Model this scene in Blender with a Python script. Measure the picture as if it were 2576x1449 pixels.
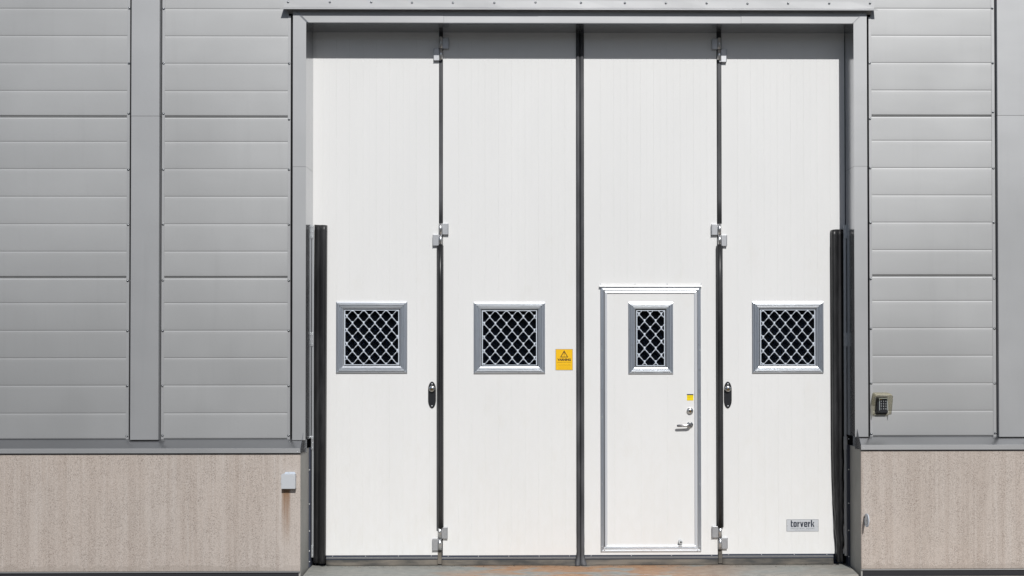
import bpy, math, random
from mathutils import Vector, Matrix, Euler
random.seed(7)
for o in list(bpy.data.objects): bpy.data.objects.remove(o)
S = bpy.context.scene
C = S.collection
rad = math.radians

# ------------------------------------------------------------------ camera
# world: door face is the plane Y=0, camera on the -Y side, Z up, sill top at Z=0 (metres)
FP, W0, H0 = 2700.0, 2576.0, 1449.0
CAM = Vector((0.0, -8.45, 1.722))
PITCH, YAW, ROLL = 0.67, 0.55, -0.05
cam = bpy.data.cameras.new("camera")
co = bpy.data.objects.new("camera", cam); C.objects.link(co)
RM = (Matrix.Rotation(rad(-YAW), 3, 'Z') @ Matrix.Rotation(rad(90+PITCH), 3, 'X') @ Matrix.Rotation(rad(ROLL), 3, 'Z'))
co.matrix_world = Matrix.Translation(CAM) @ RM.to_4x4()
cam.sensor_width = 36.0; cam.lens = FP/W0*36.0
VPX, VPY = 1382.0, 870.0
d = RM.transposed() @ Vector((0, 1, 0))
SX = d.x/-d.z - (VPX-W0/2)/FP
SY = d.y/-d.z - (H0/2-VPY)/FP
cam.shift_x = SX*FP/W0; cam.shift_y = SY*FP/W0
cam.clip_start = 0.05; cam.clip_end = 2000
S.camera = co

# ------------------------------------------------------------------ sky and sun
SUNV = Vector((0.187, -1.0, 0.853)).normalized()
w = bpy.data.worlds.new("World"); S.world = w; w.use_nodes = True
nt = w.node_tree; nt.nodes.clear()
sky = nt.nodes.new("ShaderNodeTexSky"); sky.sky_type = 'NISHITA'; sky.sun_disc = False
sky.sun_elevation = math.asin(SUNV.z); sky.sun_rotation = math.atan2(SUNV.x, SUNV.y)
sky.air_density = 1.0; sky.dust_density = 1.2; sky.ozone_density = 1.0
bg = nt.nodes.new("ShaderNodeBackground"); bg.inputs['Strength'].default_value = 0.05
wo = nt.nodes.new("ShaderNodeOutputWorld")
nt.links.new(sky.outputs[0], bg.inputs[0]); nt.links.new(bg.outputs[0], wo.inputs[0])
sl = bpy.data.lights.new("sun", 'SUN'); sl.energy = 3.45; sl.angle = rad(0.53); sl.color = (1.0, 0.985, 0.96)
so = bpy.data.objects.new("sun", sl); C.objects.link(so)
so.rotation_euler = SUNV.to_track_quat('Z', 'Y').to_euler(); so.location = (3, -12, 14)
vs = S.view_settings
vs.view_transform = 'Standard'; vs.look = 'None'; vs.exposure = 0.0; vs.gamma = 1.0; vs.use_curve_mapping = False
S.render.engine = 'CYCLES'

# ------------------------------------------------------------------ helpers
def at(px, py, Y):
    """picture point (2576 x 1449 frame) on the plane Y -> world x, z"""
    v = RM @ Vector(((px-W0/2)/FP+SX, (H0/2-py)/FP+SY, -1.0))
    t = (Y-CAM.y)/v.y
    p = CAM + v*t
    return p.x, p.z
def R(px0, py0, px1, py1, Y):
    a, b, c, e = at(px0, py0, Y), at(px1, py0, Y), at(px0, py1, Y), at(px1, py1, Y)
    return (a[0]+c[0])/2, (b[0]+e[0])/2, (c[1]+e[1])/2, (a[1]+b[1])/2   # x0 x1 z0 z1
def X(px, Y, py=700): return at(px, py, Y)[0]
def Z(py, Y, px=1300): return at(px, py, Y)[1]

class MB:
    def __init__(s): s.v = []; s.f = []; s.sm = []
    def add(s, vs_, fs, smooth=False):
        n = len(s.v); s.v += [tuple(p) for p in vs_]
        for f in fs: s.f.append(tuple(n+i for i in f)); s.sm.append(smooth)
        return s
    def box(s, x0, x1, y0, y1, z0, z1):
        v = [(x, y, z) for x in (x0, x1) for y in (y0, y1) for z in (z0, z1)]
        return s.add(v, [(0,1,3,2), (4,6,7,5), (0,4,5,1), (2,3,7,6), (0,2,6,4), (1,5,7,3)])
    def cyl(s, a, b, r0, r1=None, n=20, caps=True, smooth=True, arc=None):
        a, b = Vector(a), Vector(b); r1 = r0 if r1 is None else r1
        q = (b-a).to_track_quat('Z', 'Y'); ring = []
        for c, r in ((a, r0), (b, r1)):
            for i in range(n):
                t = 2*math.pi*i/n
                ring.append(c + q @ Vector((r*math.cos(t), r*math.sin(t), 0)))
        s.add(ring, [(i, (i+1) % n, n+(i+1) % n, n+i) for i in range(n)], smooth)
        if caps: s.add(ring, [tuple(range(n-1, -1, -1)), tuple(range(n, 2*n))])
        return s
    def dome(s, c, axis, r, h, n=14, m=4):
        """flattened half ball"""
        c = Vector(c); q = Vector(axis).to_track_quat('Z', 'Y'); vs_ = []; fs = []
        for j in range(m):
            t = j/m*math.pi/2
            for i in range(n):
                p = 2*math.pi*i/n
                vs_.append(c + q @ Vector((r*math.cos(t)*math.cos(p), r*math.cos(t)*math.sin(p), h*math.sin(t))))
        vs_.append(c + q @ Vector((0, 0, h)))
        for j in range(m-1):
            for i in range(n): fs.append((j*n+i, j*n+(i+1) % n, (j+1)*n+(i+1) % n, (j+1)*n+i))
        for i in range(n): fs.append(((m-1)*n+i, (m-1)*n+(i+1) % n, m*n))
        return s.add(vs_, fs, True)
    def loft(s, rings, closed=True, caps=True, smooth=True):
        n = len(rings[0]); vs_ = [p for r in rings for p in r]; fs = []
        for j in range(len(rings)-1):
            for i in range(n if closed else n-1):
                k = (i+1) % n
                fs.append((j*n+i, j*n+k, (j+1)*n+k, (j+1)*n+i))
        s.add(vs_, fs, smooth)
        if caps and closed:
            s.add(rings[0], [tuple(range(n-1, -1, -1))]); s.add(rings[-1], [tuple(range(n))])
        return s
    def build(s, name, mat, parent=None, bevel=0, normals=True):
        me = bpy.data.meshes.new(name); me.from_pydata(s.v, [], s.f)
        me.polygons.foreach_set('use_smooth', s.sm); me.update()
        if normals:
            import bmesh
            b = bmesh.new(); b.from_mesh(me); bmesh.ops.remove_doubles(b, verts=b.verts, dist=1e-6)
            bmesh.ops.recalc_face_normals(b, faces=b.faces); b.to_mesh(me); b.free()
        me.materials.append(mat)
        o = bpy.data.objects.new(name, me); C.objects.link(o)
        if parent: o.parent = parent; o.matrix_parent_inverse = Matrix.Translation(-wloc(parent))
        if bevel:
            m = o.modifiers.new('bevel', 'BEVEL'); m.width = bevel; m.segments = 2; m.limit_method = 'ANGLE'
        return o
def wloc(o):
    l = Vector(o.location)
    return l if not o.parent else l + wloc(o.parent) + o.matrix_parent_inverse.to_translation()
def thing(name, label, cat, loc=(0, 0, 0), group=None):
    o = bpy.data.objects.new(name, None); C.objects.link(o); o.location = loc; o.empty_display_size = .1
    return tag(o, label, cat, group)
def tag(o, label, cat, group=None):
    o['label'] = label; o['category'] = cat
    if group: o['group'] = group
    return o
def inst(src, name, parent, loc):
    """a copy of a small part (mesh shared) moved to loc"""
    o = bpy.data.objects.new(name, src.data); C.objects.link(o)
    if parent: o.parent = parent; o.matrix_parent_inverse = Matrix.Translation(-wloc(parent))
    o.location = loc
    return o

# ------------------------------------------------------------------ materials
def mat(name, col, rough=.5, metal=0.0, **k):
    m = bpy.data.materials.new(name); m.use_nodes = True
    p = m.node_tree.nodes['Principled BSDF']
    p.inputs['Base Color'].default_value = (*col, 1); p.inputs['Roughness'].default_value = rough
    p.inputs['Metallic'].default_value = metal
    for a, b in k.items(): p.inputs[a.replace('_', ' ')].default_value = b
    return m
class N:
    def __init__(s, m):
        s.m = m; s.t = m.node_tree; s.p = s.t.nodes['Principled BSDF']
        s.co = s.t.nodes.new('ShaderNodeNewGeometry').outputs['Position']
    def mapping(s, scale, src=None, loc=(0, 0, 0)):
        n = s.t.nodes.new('ShaderNodeMapping'); n.inputs['Scale'].default_value = scale; n.inputs['Location'].default_value = loc
        s.t.links.new(src or s.co, n.inputs[0]); return n.outputs[0]
    def noise(s, scale, detail=3, src=None, rough=.55, dist=0):
        n = s.t.nodes.new('ShaderNodeTexNoise'); n.inputs['Scale'].default_value = scale
        n.inputs['Detail'].default_value = detail; n.inputs['Roughness'].default_value = rough
        n.inputs['Distortion'].default_value = dist
        s.t.links.new(src or s.co, n.inputs['Vector']); return n.outputs['Fac']
    def vor(s, scale, src=None, feat='F1'):
        n = s.t.nodes.new('ShaderNodeTexVoronoi'); n.inputs['Scale'].default_value = scale; n.feature = feat
        s.t.links.new(src or s.co, n.inputs['Vector']); return n.outputs['Distance']
    def ramp(s, src, stops):
        n = s.t.nodes.new('ShaderNodeValToRGB'); e = n.color_ramp.elements
        while len(e) > 1: e.remove(e[-1])
        e[0].position = stops[0][0]; e[0].color = (*stops[0][1], 1) if not isinstance(stops[0][1], (int, float)) else (*[stops[0][1]]*3, 1)
        for p, c in stops[1:]:
            x = e.new(p); x.color = (*c, 1) if not isinstance(c, (int, float)) else (c, c, c, 1)
        s.t.links.new(src, n.inputs[0]); return n.outputs[0]
    def mix(s, a, b, f, mode='MIX'):
        n = s.t.nodes.new('ShaderNodeMix'); n.data_type = 'RGBA'; n.blend_type = mode
        for sock, val in ((n.inputs[0], f), (n.inputs[6], a), (n.inputs[7], b)):
            if hasattr(val, 'is_linked'): s.t.links.new(val, sock)
            elif isinstance(val, (int, float)) and sock is n.inputs[0]: sock.default_value = val
            elif isinstance(val, (int, float)): sock.default_value = (val, val, val, 1)
            else: sock.default_value = (*val, 1)
        return n.outputs[2]
    def math(s, op, a, b=None, c=None):
        n = s.t.nodes.new('ShaderNodeMath'); n.operation = op
        for i, v in enumerate((a, b, c)):
            if v is None: continue
            if hasattr(v, 'is_linked'): s.t.links.new(v, n.inputs[i])
            else: n.inputs[i].default_value = v
        return n.outputs[0]
    def sep(s):
        n = s.t.nodes.new('ShaderNodeSeparateXYZ'); s.t.links.new(s.co, n.inputs[0]); return n.outputs
    def bump(s, h, strength, dist=.01, prev=None):
        n = s.t.nodes.new('ShaderNodeBump'); n.inputs['Strength'].default_value = strength; n.inputs['Distance'].default_value = dist
        s.t.links.new(h, n.inputs['Height'])
        if prev: s.t.links.new(prev, n.inputs['Normal'])
        s.t.links.new(n.outputs[0], s.p.inputs['Normal']); return n.outputs[0]
    def to(s, out, sock): s.t.links.new(out, s.p.inputs[sock])

def silver(name, col, rough, metal=.93, seed=0, wave=.3):
    m = mat(name, col, rough, metal); n = N(m)
    mp = n.mapping((1, 1, 1), loc=(seed, 0, seed*2))
    a = n.noise(.9, 3, mp); b = n.noise(6, 2, n.mapping((.3, 1, 1.2), loc=(seed, 3, 0)))
    cc = n.mix(tuple(c*.93 for c in col), tuple(min(1, c*1.06) for c in col), n.ramp(a, [(.35, 0), (.65, 1)]))
    oi = n.t.nodes.new('ShaderNodeObjectInfo')
    cc = n.mix(cc, tuple(c*.90 for c in col), n.math('MULTIPLY', oi.outputs['Random'], .35))
    run = n.noise(1.0, 4, n.mapping((17, 1, 1.1), loc=(seed, 0, 0)), rough=.6)
    cc = n.mix(cc, tuple(c*.72 for c in col), n.math('MULTIPLY', n.ramp(run, [(.56, 0), (.75, 1)]), .10))
    n.to(cc, 'Base Color')
    n.to(n.math('MULTIPLY_ADD', b, .07, rough-.035), 'Roughness')
    h = n.noise(1.6, 2, n.mapping((.8, 1, 1), loc=(seed+5, 0, 0)))
    n.bump(h, wave, .005)
    m.node_tree.nodes['Principled BSDF'].inputs['Coat Weight'].default_value = .25
    m.node_tree.nodes['Principled BSDF'].inputs['Coat Roughness'].default_value = .12
    return m
M = {}
M['panel'] = silver('silver_panel', (.482, .487, .490), .68)
M['trim'] = silver('silver_trim', (.468, .473, .480), .66, seed=4)
M['gloss'] = silver('silver_trim_gloss', (.50, .51, .53), .20, seed=2, wave=.06)
M['ledge'] = silver('darkened_ledge', (.26, .265, .275), .36, seed=6)  # the silver trim paint, darkened in colour to imitate the slope's dim reflection
M['trim_face'] = silver('silver_trim_face', (.458, .464, .472), .64, seed=9, wave=.75)

m = mat('white_door_skin', (.80, .80, .79), .38); n = N(m)
a = n.noise(1.2, 4, n.mapping((2.2, 1, .5))); b = n.noise(22, 3, n.mapping((1, 1, .35)))
c1 = n.mix((.765, .766, .760), (.785, .785, .780), n.ramp(a, [(.35, 0), (.65, 1)]))
z = n.sep()[2]
low = n.math('MULTIPLY', n.math('SUBTRACT', 1.0, n.math('DIVIDE', z, 1.6)), n.ramp(b, [(.35, 0), (.75, 1)]))
low = n.math('MAXIMUM', low, 0.0)
c1 = n.mix(c1, (.70, .685, .64), n.math('MULTIPLY', low, .30))
sm = n.noise(2.6, 5, n.mapping((1.5, 1, .8), loc=(7, 0, 3)), rough=.7)
c1 = n.mix(c1, (.66, .63, .56), n.math('MULTIPLY', n.math('MULTIPLY', n.ramp(sm, [(.56, 0), (.72, 1)]), n.math('LESS_THAN', z, 2.6)), .16))
n.to(c1, 'Base Color')
n.to(n.math('MULTIPLY_ADD', a, .16, .30), 'Roughness'); n.bump(n.noise(1.6, 3), .22, .004)
M['white'] = m

m = mat('plinth_concrete', (.42, .38, .35), .9); n = N(m)
st = n.noise(1.0, 4, n.mapping((9, 1, .30)), rough=.6)
st2 = n.noise(1.0, 4, n.mapping((42, 1, .55)), rough=.65)
base = n.mix((.445, .384, .340), (.515, .458, .415), n.ramp(st, [(.32, 0), (.68, 1)]))
base = n.mix(base, (.36, .305, .270), n.math('MULTIPLY', n.ramp(st2, [(.28, 1), (.50, 0)]), .55))
base = n.mix(base, (.54, .500, .470), n.math('MULTIPLY', n.ramp(st2, [(.50, 0), (.70, 1)]), .50))
warm = n.noise(1.3, 2, n.mapping((1, 1, 1), loc=(2, 0, 1)))
base = n.mix(base, (.50, .41, .35), n.math('MULTIPLY', n.ramp(warm, [(.42, 0), (.7, 1)]), .25))
sp = n.noise(170, 2, n.mapping((1, 1, .8)), rough=.7)
clus = n.noise(1.0, 4, n.mapping((22, 4, 5), loc=(4, 0, 0)))
spk = n.math('MULTIPLY', n.ramp(sp, [(.49, 0), (.62, 1)]), n.ramp(clus, [(.35, .45), (.6, 1)]))
base = n.mix(base, (.20, .160, .135), n.math('MULTIPLY', spk, .80))
sp2 = n.noise(210, 2, n.mapping((1, 1, 1), loc=(9, 0, 0)), rough=.7)
base = n.mix(base, (.64, .60, .56), n.math('MULTIPLY', n.ramp(sp2, [(.54, 0), (.68, 1)]), .60))
top = n.sep()[2]   # splashed foot
foot = n.math('MULTIPLY', n.math('LESS_THAN', top, n.math('ADD', .015, n.math('MULTIPLY', n.noise(14, 4), .10))), .35)
base = n.mix(base, (.30, .26, .225), foot)
ls = n.math('MULTIPLY', n.math('GREATER_THAN', n.sep()[0], n.math('ADD', X(694, -.325), n.math('MULTIPLY', n.noise(12, 3), .05))), n.math('LESS_THAN', n.sep()[0], 0))
base = n.mix(base, (.54, .49, .45), n.math('MULTIPLY', ls, .30))
# brown rain stain under the little metal box
xyz = n.sep(); SXC, SZT = at(719.5, 1236, -.325)
dx = n.math('ABSOLUTE', n.math('SUBTRACT', xyz[0], n.math('ADD', n.math('MULTIPLY', n.noise(9, 2), .012), SXC-.006)))
wdt = n.math('SUBTRACT', 1.0, n.math('DIVIDE', dx, .036)); wdt = n.math('MAXIMUM', wdt, 0)
dz = n.math('DIVIDE', n.math('SUBTRACT', SZT+.015, xyz[2]), .43)
ver = n.math('MULTIPLY', n.math('MAXIMUM', n.math('SUBTRACT', 1.0, dz), 0.0), n.math('GREATER_THAN', dz, 0))
lines = n.noise(1.0, 3, n.mapping((120, 1, 3)))
stain = n.math('MULTIPLY', n.math('MULTIPLY', n.math('MINIMUM', n.math('MULTIPLY', wdt, 2.4), 1.0), ver), n.ramp(lines, [(.3, .55), (.6, 1)]))
stain = n.math('MULTIPLY', stain, n.math('GREATER_THAN', n.math('SUBTRACT', 0, xyz[1]), .3))
base = n.mix(base, (.23, .125, .060), n.math('MINIMUM', n.math('MULTIPLY', stain, 1.1), .92))
n.to(base, 'Base Color'); b1 = n.bump(sp, .5, .004); n.bump(st2, .25, .004, b1)
M['concrete'] = m

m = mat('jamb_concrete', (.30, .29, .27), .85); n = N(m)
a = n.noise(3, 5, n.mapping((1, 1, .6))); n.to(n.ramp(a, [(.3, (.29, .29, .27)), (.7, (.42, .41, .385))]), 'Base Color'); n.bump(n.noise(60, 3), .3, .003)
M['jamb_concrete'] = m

m = mat('sill_steel', (.3, .33, .33), .55); n = N(m)
a = n.noise(1.0, 6, n.mapping((2.0, 5, 9)), rough=.65, dist=.6); b = n.noise(30, 4, n.mapping((.5, 1, 2)))
xs = n.sep()[0]
mask = n.math('MULTIPLY', n.ramp(a, [(.41, 0), (.51, 1)]),
              n.math('MULTIPLY', n.ramp(n.math('DIVIDE', n.math('ADD', xs, 2.0), 4.5), [(.22, 0.05), (.36, 1)]), 1))
mask = n.math('MULTIPLY', mask, n.ramp(n.math('DIVIDE', n.math('ADD', xs, 2.0), 4.5), [(.62, 1), (.80, .12)]))
g = n.mix((.22, .238, .228), (.34, .34, .315), n.ramp(b, [(.3, 0), (.7, 1)]))
rust = n.mix((.36, .17, .075), (.44, .27, .15), n.ramp(b, [(.35, 0), (.65, 1)]))
n.to(n.mix(g, rust, n.math('MULTIPLY', mask, .85)), 'Base Color'); n.bump(a, .3, .003)
M['sill'] = m

def rubber(name, col, rough):
    m = mat(name, col, rough); n = N(m)
    a = n.noise(4, 4, n.mapping((3, 3, .6))); b = n.noise(70, 2)
    n.to(n.mix(col, tuple(c*2.4+.012 for c in col), n.ramp(a, [(.45, 0), (.75, .8)])), 'Base Color')
    n.to(n.math('MULTIPLY_ADD', a, .2, rough-.1), 'Roughness'); n.bump(b, .06, .001); return m
M['rubber'] = rubber('black_rubber', (.013, .013, .014), .42)
M['seal'] = rubber('grey_black_seal', (.045, .046, .05), .6)
M['sweep'] = rubber('dusty_rubber', (.10, .095, .085), .8)
m = M['sweep']; n = N(m); a = n.noise(1.0, 4, n.mapping((3, 1, 14)))
n.to(n.ramp(a, [(.38, (.055, .055, .052)), (.62, (.17, .15, .125))]), 'Base Color')

def alu(name, horiz, col=(.78, .81, .85), rough=.36):
    m = mat(name, col, rough, .88, Anisotropic=.62); n = N(m)
    t = n.t.nodes.new('ShaderNodeCombineXYZ')
    t.inputs[0].default_value = 0.0 if horiz else 1.0; t.inputs[2].default_value = 1.0 if horiz else 0.0   # roughest across the drawing lines
    n.t.links.new(t.outputs[0], n.p.inputs['Tangent'])
    a = n.noise(1.0, 4, n.mapping((4, 40, 60) if horiz else (60, 40, 4)))
    n.to(n.math('MULTIPLY_ADD', a, .16, rough-.08), 'Roughness')
    s1 = n.noise(30, 3); n.to(n.mix(col, tuple(c*.6 for c in col), n.ramp(s1, [(.62, 0), (.75, .5)])), 'Base Color')
    return m
M['alu_h'] = alu('aluminium_across', True); M['alu_v'] = alu('aluminium_upright', False, (.66, .70, .76), .44)
M['galv'] = mat('galvanised_steel', (.62, .63, .65), .45, .7); n = N(M['galv'])
a = n.vor(60); n.to(n.mix((.42, .43, .45), (.56, .57, .59), n.ramp(a, [(0, .3), (1, .7)])), 'Base Color')
M['zinc_strip'] = mat('zinc_strip', (.66, .68, .70), .38, .8)
M['chrome'] = mat('chrome', (.80, .79, .77), .12, 1.0)
M['dark_chrome'] = mat('darkened_chrome', (.42, .41, .42), .20, 1.0)  # lever chrome darkened in colour for the dark surroundings it mirrors
M['brass'] = mat('brass', (.62, .38, .12), .25, 1.0)
M['steel_screw'] = mat('screw_steel', (.33, .34, .35), .25, 1.0)
M['black_plastic'] = mat('black_plastic', (.014, .015, .018), .4)
M['grille_white'] = mat('grille_white', (.56, .61, .68), .42)
M['darkstrip'] = mat('dark_blue_grey_strip', (.035, .042, .065), .5)
M['matt_black'] = mat('black_matt', (.02, .02, .024), .7)
M['yellow'] = mat('yellow_vinyl', (.90, .52, .003), .45)
M['yellow2'] = mat('lemon_vinyl', (.90, .68, .004), .45)
M['ink'] = mat('black_ink', (.06, .03, .008), .5)
M['ink_soft'] = mat('small_print_ink', (.30, .17, .01), .5)
M['navy'] = mat('navy_ink', (.006, .011, .032), .5)
M['greyink'] = mat('grey_ink', (.13, .145, .175), .5)
M['plate'] = mat('satin_plate', (.56, .58, .61), .5, .15)
M['interior'] = mat('dim_interior', (.20, .24, .34), .8)
M['white_plastic'] = mat('white_plastic', (.55, .58, .60), .4)
m = mat('window_glass', (.10, .12, .16), .02); m.node_tree.nodes['Principled BSDF'].inputs['Transmission Weight'].default_value = .97
M['glass'] = m
m = mat('smoked_hood', (.72, .69, .58), .06); p = m.node_tree.nodes['Principled BSDF']
nt_ = m.node_tree; tr = nt_.nodes.new('ShaderNodeBsdfTransparent'); tr.inputs[0].default_value = (.90, .88, .79, 1)
mx = nt_.nodes.new('ShaderNodeMixShader'); mx.inputs[0].default_value = .24
out = nt_.nodes['Material Output']; nt_.links.new(tr.outputs[0], mx.inputs[1]); nt_.links.new(p.outputs[0], mx.inputs[2]); nt_.links.new(mx.outputs[0], out.inputs[0])
M['hood'] = m
m = mat('yard_ground', (.10, .10, .10), .95); n = N(m)
a = n.noise(.6, 5); b = n.noise(160, 3); yy = n.sep()
g = n.mix(n.ramp(b, [(.35, (.035, .035, .036)), (.7, (.11, .108, .104))]), (.12, .118, .112), n.math('MULTIPLY', n.ramp(a, [(.4, 0), (.7, 1)]), .4))
n.to(g, 'Base Color'); n.bump(b, .6, .01)
M['ground'] = m
m = mat('apron_concrete', (.40, .36, .31), .95); n = N(m)
b = n.noise(90, 4); a = n.noise(4, 4)
n.to(n.mix(n.ramp(a, [(.35, (.30, .27, .23)), (.65, (.44, .39, .33))]), (.15, .12, .10), n.math('MULTIPLY', n.ramp(b, [(.52, 0), (.68, 1)]), .6)), 'Base Color'); n.bump(b, .5, .006)
M['apron'] = m

# planes (metres in front of the door face)
YC, YF, YP, YK, YD = -.246, -.2315, -.229, -.325, -.341   # casing, flange, cladding, plinth, ledge lip

# ------------------------------------------------------------------ ground
gm = MB(); gm.add([(-400, -400, -.035), (400, -400, -.035), (400, 300, -.035), (-400, 300, -.035)], [(0, 1, 2, 3)])
g = gm.build('ground', M['ground']); g['kind'] = 'structure'
xa, xb = X(752, -.4, 1440), X(4200, -.4, 1440)
o = MB().box(xa-.02, xb, -1.7, YK-.008, -.20, -.022).build('apron', M['apron'], bevel=.004); o['kind'] = 'structure'

rw = random.Random(11); m = MB(); ring0, ring1, ring2 = [], [], []  # unseen ring of trees, added to block low sky and darken side reflections
for i in range(180):
    t = 2*math.pi*i/180; c_, s_ = math.cos(t), math.sin(t); h = 11+3.5*rw.random()+2*math.sin(i*.31)
    rr_ = 78+4*rw.random()
    ring0.append((rr_*c_, rr_*s_, -.5)); ring1.append(((rr_+1)*c_, (rr_+1)*s_, h*.7)); ring2.append(((rr_+5)*c_, (rr_+5)*s_, h))
m.loft([ring0, ring1, ring2, [(x*1.1, y*1.1, -.5) for x, y, z in ring2]], caps=False, smooth=False)
M['tree_ring'] = mat('tree_ring_green', (.045, .06, .03), .95); n = N(M['tree_ring'])
n.to(n.ramp(n.noise(.35, 5), [(.35, (.022, .032, .015)), (.65, (.075, .09, .045))]), 'Base Color')
o = m.build('added_tree_ring', M['tree_ring'], normals=False); o['kind'] = 'stuff'

# ------------------------------------------------------------------ small shared pieces
def screw_mesh(r=.0075, name='screw', m='steel_screw'):
    b = MB(); b.cyl((0, .0005, 0), (0, -.0016, 0), r*1.25, n=12); b.dome((0, -.0014, 0), (0, -1, 0), r, r*.8)
    o = b.build(name, M[m]); return o
proto_screw = screw_mesh(); bpy.data.objects.remove(proto_screw.copy()) if False else None
proto_small = screw_mesh(.0042, 'rivet', 'zinc_strip')
used = {}
def screw(parent, px, py, Y, small=False, name=None):
    src = proto_small if small else proto_screw
    x, z = at(px, py, Y)
    key = 's' if small else 'b'
    if key not in used:
        used[key] = 1; src.parent = parent; src.matrix_parent_inverse = Matrix.Translation(-wloc(parent)); src.location = (x, Y, z)
        return src
    return inst(src, 'rivet' if small else 'screw', parent, (x, Y, z))

# ------------------------------------------------------------------ cladding
ROWL = [-185, -116.5, -47, 22.5, 91, 160, 229, 292.6, 357, 425.5, 494.9, 564, 633, 697, 762.5, 832, 901, 970, 1040, 1104.75]
ROWR = [-183, -115, -46.5, 22, 90, 158.5, 227.5, 290.7, 354, 422.7, 491.5, 559.8, 629, 692.7, 757, 825.7, 895, 964.5, 1033.5, 1097]
JL = {7, 13, 19, 1}
def board(x0, x1, z0, z1, jt, jb, parent):
    """one embossed cladding row: proud face, soft folds into the V joint above and below"""
    pr = ([(z0, YP+.012), (z0+.0016, YP+.004)] if jb else [(z0, YP+.0017)])
    b_ = .0026 if jb else .0018; t = .0075 if jt else 0
    pr += [(z0+b_, YP+.0009), (z0+b_+.009, YP+.0006), (z0+b_+.035, YP+.0001), ((z0+z1)/2, YP-.0001)]
    pr += [(z1-t-.034, YP+.0001), (z1-t-.012, YP+.0005), (z1-t-.0028, YP+.0010)]
    pr += ([(z1-t-.001, YP+.004), (z1-t, YP+.012)] if jt else [(z1, YP+.0017)])
    nx = 6; rings = [[(x0+(x1-x0)*i/nx, y, z) for (z, y) in pr] for i in range(nx+1)]
    m = MB(); m.loft(rings, closed=False, smooth=True)
    if jt:   # the tongue of the panel showing in the open joint
        m.box(x0, x1, YP+.002, YP+.012, z1-t+.0026, z1-t+.0056)
    return m.build('cladding_board', M['panel'], parent)
def screws(parent, px0, px1, ys, Y):
    for y in ys:
        t = (y-0)/1100; screw(parent, px0+(px1-px0)*t, y, Y)

def backing(x0, x1, z0, z1, parent):
    return MB().box(x0, x1, YP+.012, YP+.09, z0, z1).build('panel_core', M['matt_black'], parent)

def flange(parent, px0t, px1t, px0b, px1b, ytop, ybot, Y, name='cover_strip'):
    """flat strip screwed over the panel ends (px at top, px at bottom of the frame)"""
    xa, xb = (X(px0t, Y, 0)+X(px0b, Y, 1100))/2, (X(px1t, Y, 0)+X(px1b, Y, 1100))/2
    return MB().box(xa, xb, Y, YP+.012, Z(ybot, Y, (px0t+px1t)/2), Z(ytop, Y, (px0t+px1t)/2)).build(name, M['trim'], parent, bevel=.0006)

def pilaster(parent, fx0, fx1, sx0, sx1, zt, zb, seam_z):
    """raised cover with sloped cheeks; two lengths lapped at the seam. f = front face, s = foot"""
    out_ = []
    for a, b, k in ((zb, seam_z, 0), (seam_z+.0015, zt, .0012)):
        pr = [(sx0+.001, YP+.037), (sx0, YP+.035), (fx0, YC-.006-k), (fx1, YC-.006-k), (sx1, YP+.035), (sx1-.001, YP+.037)]
        m = MB(); m.add([(x, y, z) for z in (a, b) for (x, y) in pr], [(i, i+1, i+7, i+6) for i in range(5)] + [(5, 4, 3, 2, 1, 0), (6, 7, 8, 9, 10, 11)])
        out_.append(m.build('column_cover', M['trim_face'], parent, bevel=.001))
    return out_

def ledge(parent, x0, x1, zt, zf, zl, mitre_px=None, seams=()):
    """sloped sill flashing: meets wall at zt, front fold at zf, lip bottom at zl"""
    edges = [x0] + list(seams) + [x1]
    for i in range(len(edges)-1):
        k = .0012*(i % 2)
        pr = [(YP+.01, zt+.004), (YP-.0005, zt+.003), (YP-.004, zt), (YD+.003, zf+.0012), (YD-k, zf-.0015), (YD-k, zl), (YD+.004, zl-.002), (YD+.006, zl+.004), (YD+.006, zf-.012), (YP+.01, zt-.02)]
        a, b = edges[i], edges[i+1] + (.0 if i == len(edges)-2 else .004*(1-2*(i % 2)) * 0)
        m = MB(); n_ = len(pr)
        m.loft([[(a, y, z) for (y, z) in pr], [(b, y, z) for (y, z) in pr]], smooth=False)
        m.build('sill_flashing', M['ledge'], parent)
        q = [(YD+.0025-k, zf+.0022), (YD-.0022-k, zf), (YD-.0022-k, zl-.001), (YD-.0004-k, zl-.001), (YD-.0004-k, zf-.001)]
        m = MB(); m.loft([[(x, y, z) for (y, z) in q] for x in (a, b)], smooth=False); m.build('drip_lip', M['trim'], parent)

def wall_side(left):
    ROW = ROWL if left else ROWR
    pxr = 400 if left else 2340
    zs = [Z(y, YP, pxr) for y in ROW]
    if left:
        w = thing('metal_wall', 'silver ribbed metal cladding wall on the left of the white gate', 'wall', (X(300, YP), YP, 0), 'silver clad walls beside the gate')
        bays = [(X(-1500, YP), X(-560, YP)), (X(-470, YP), (X(320.8, YP, 0)+X(316, YP, 1100))/2), ((X(415.2, YP, 0)+X(412.2, YP, 1100))/2, (X(725, YP, 0)+X(722, YP, 1100))/2)]
    else:
        w = thing('metal_wall', 'silver ribbed metal cladding wall on the right, with the keypad', 'wall', (X(2340, YP), YP, 0), 'silver clad walls beside the gate')
        bays = [((X(2191.3, YP, 0)+X(2196, YP, 1090))/2, (X(2492.3, YP, 0)+X(2499, YP, 1090))/2), (X(2600, YP), X(3500, YP)), (X(3590, YP), X(4300, YP))]
    for bi, (a, b) in enumerate(bays):
        for i in range(len(zs)-1):
            board(a-.006, b+.006, zs[i+1], zs[i], i in JL, (i+1) in JL, w)
        backing(a-.02, b+.02, zs[-1]-.005, zs[0], w)
    return w, zs
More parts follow.
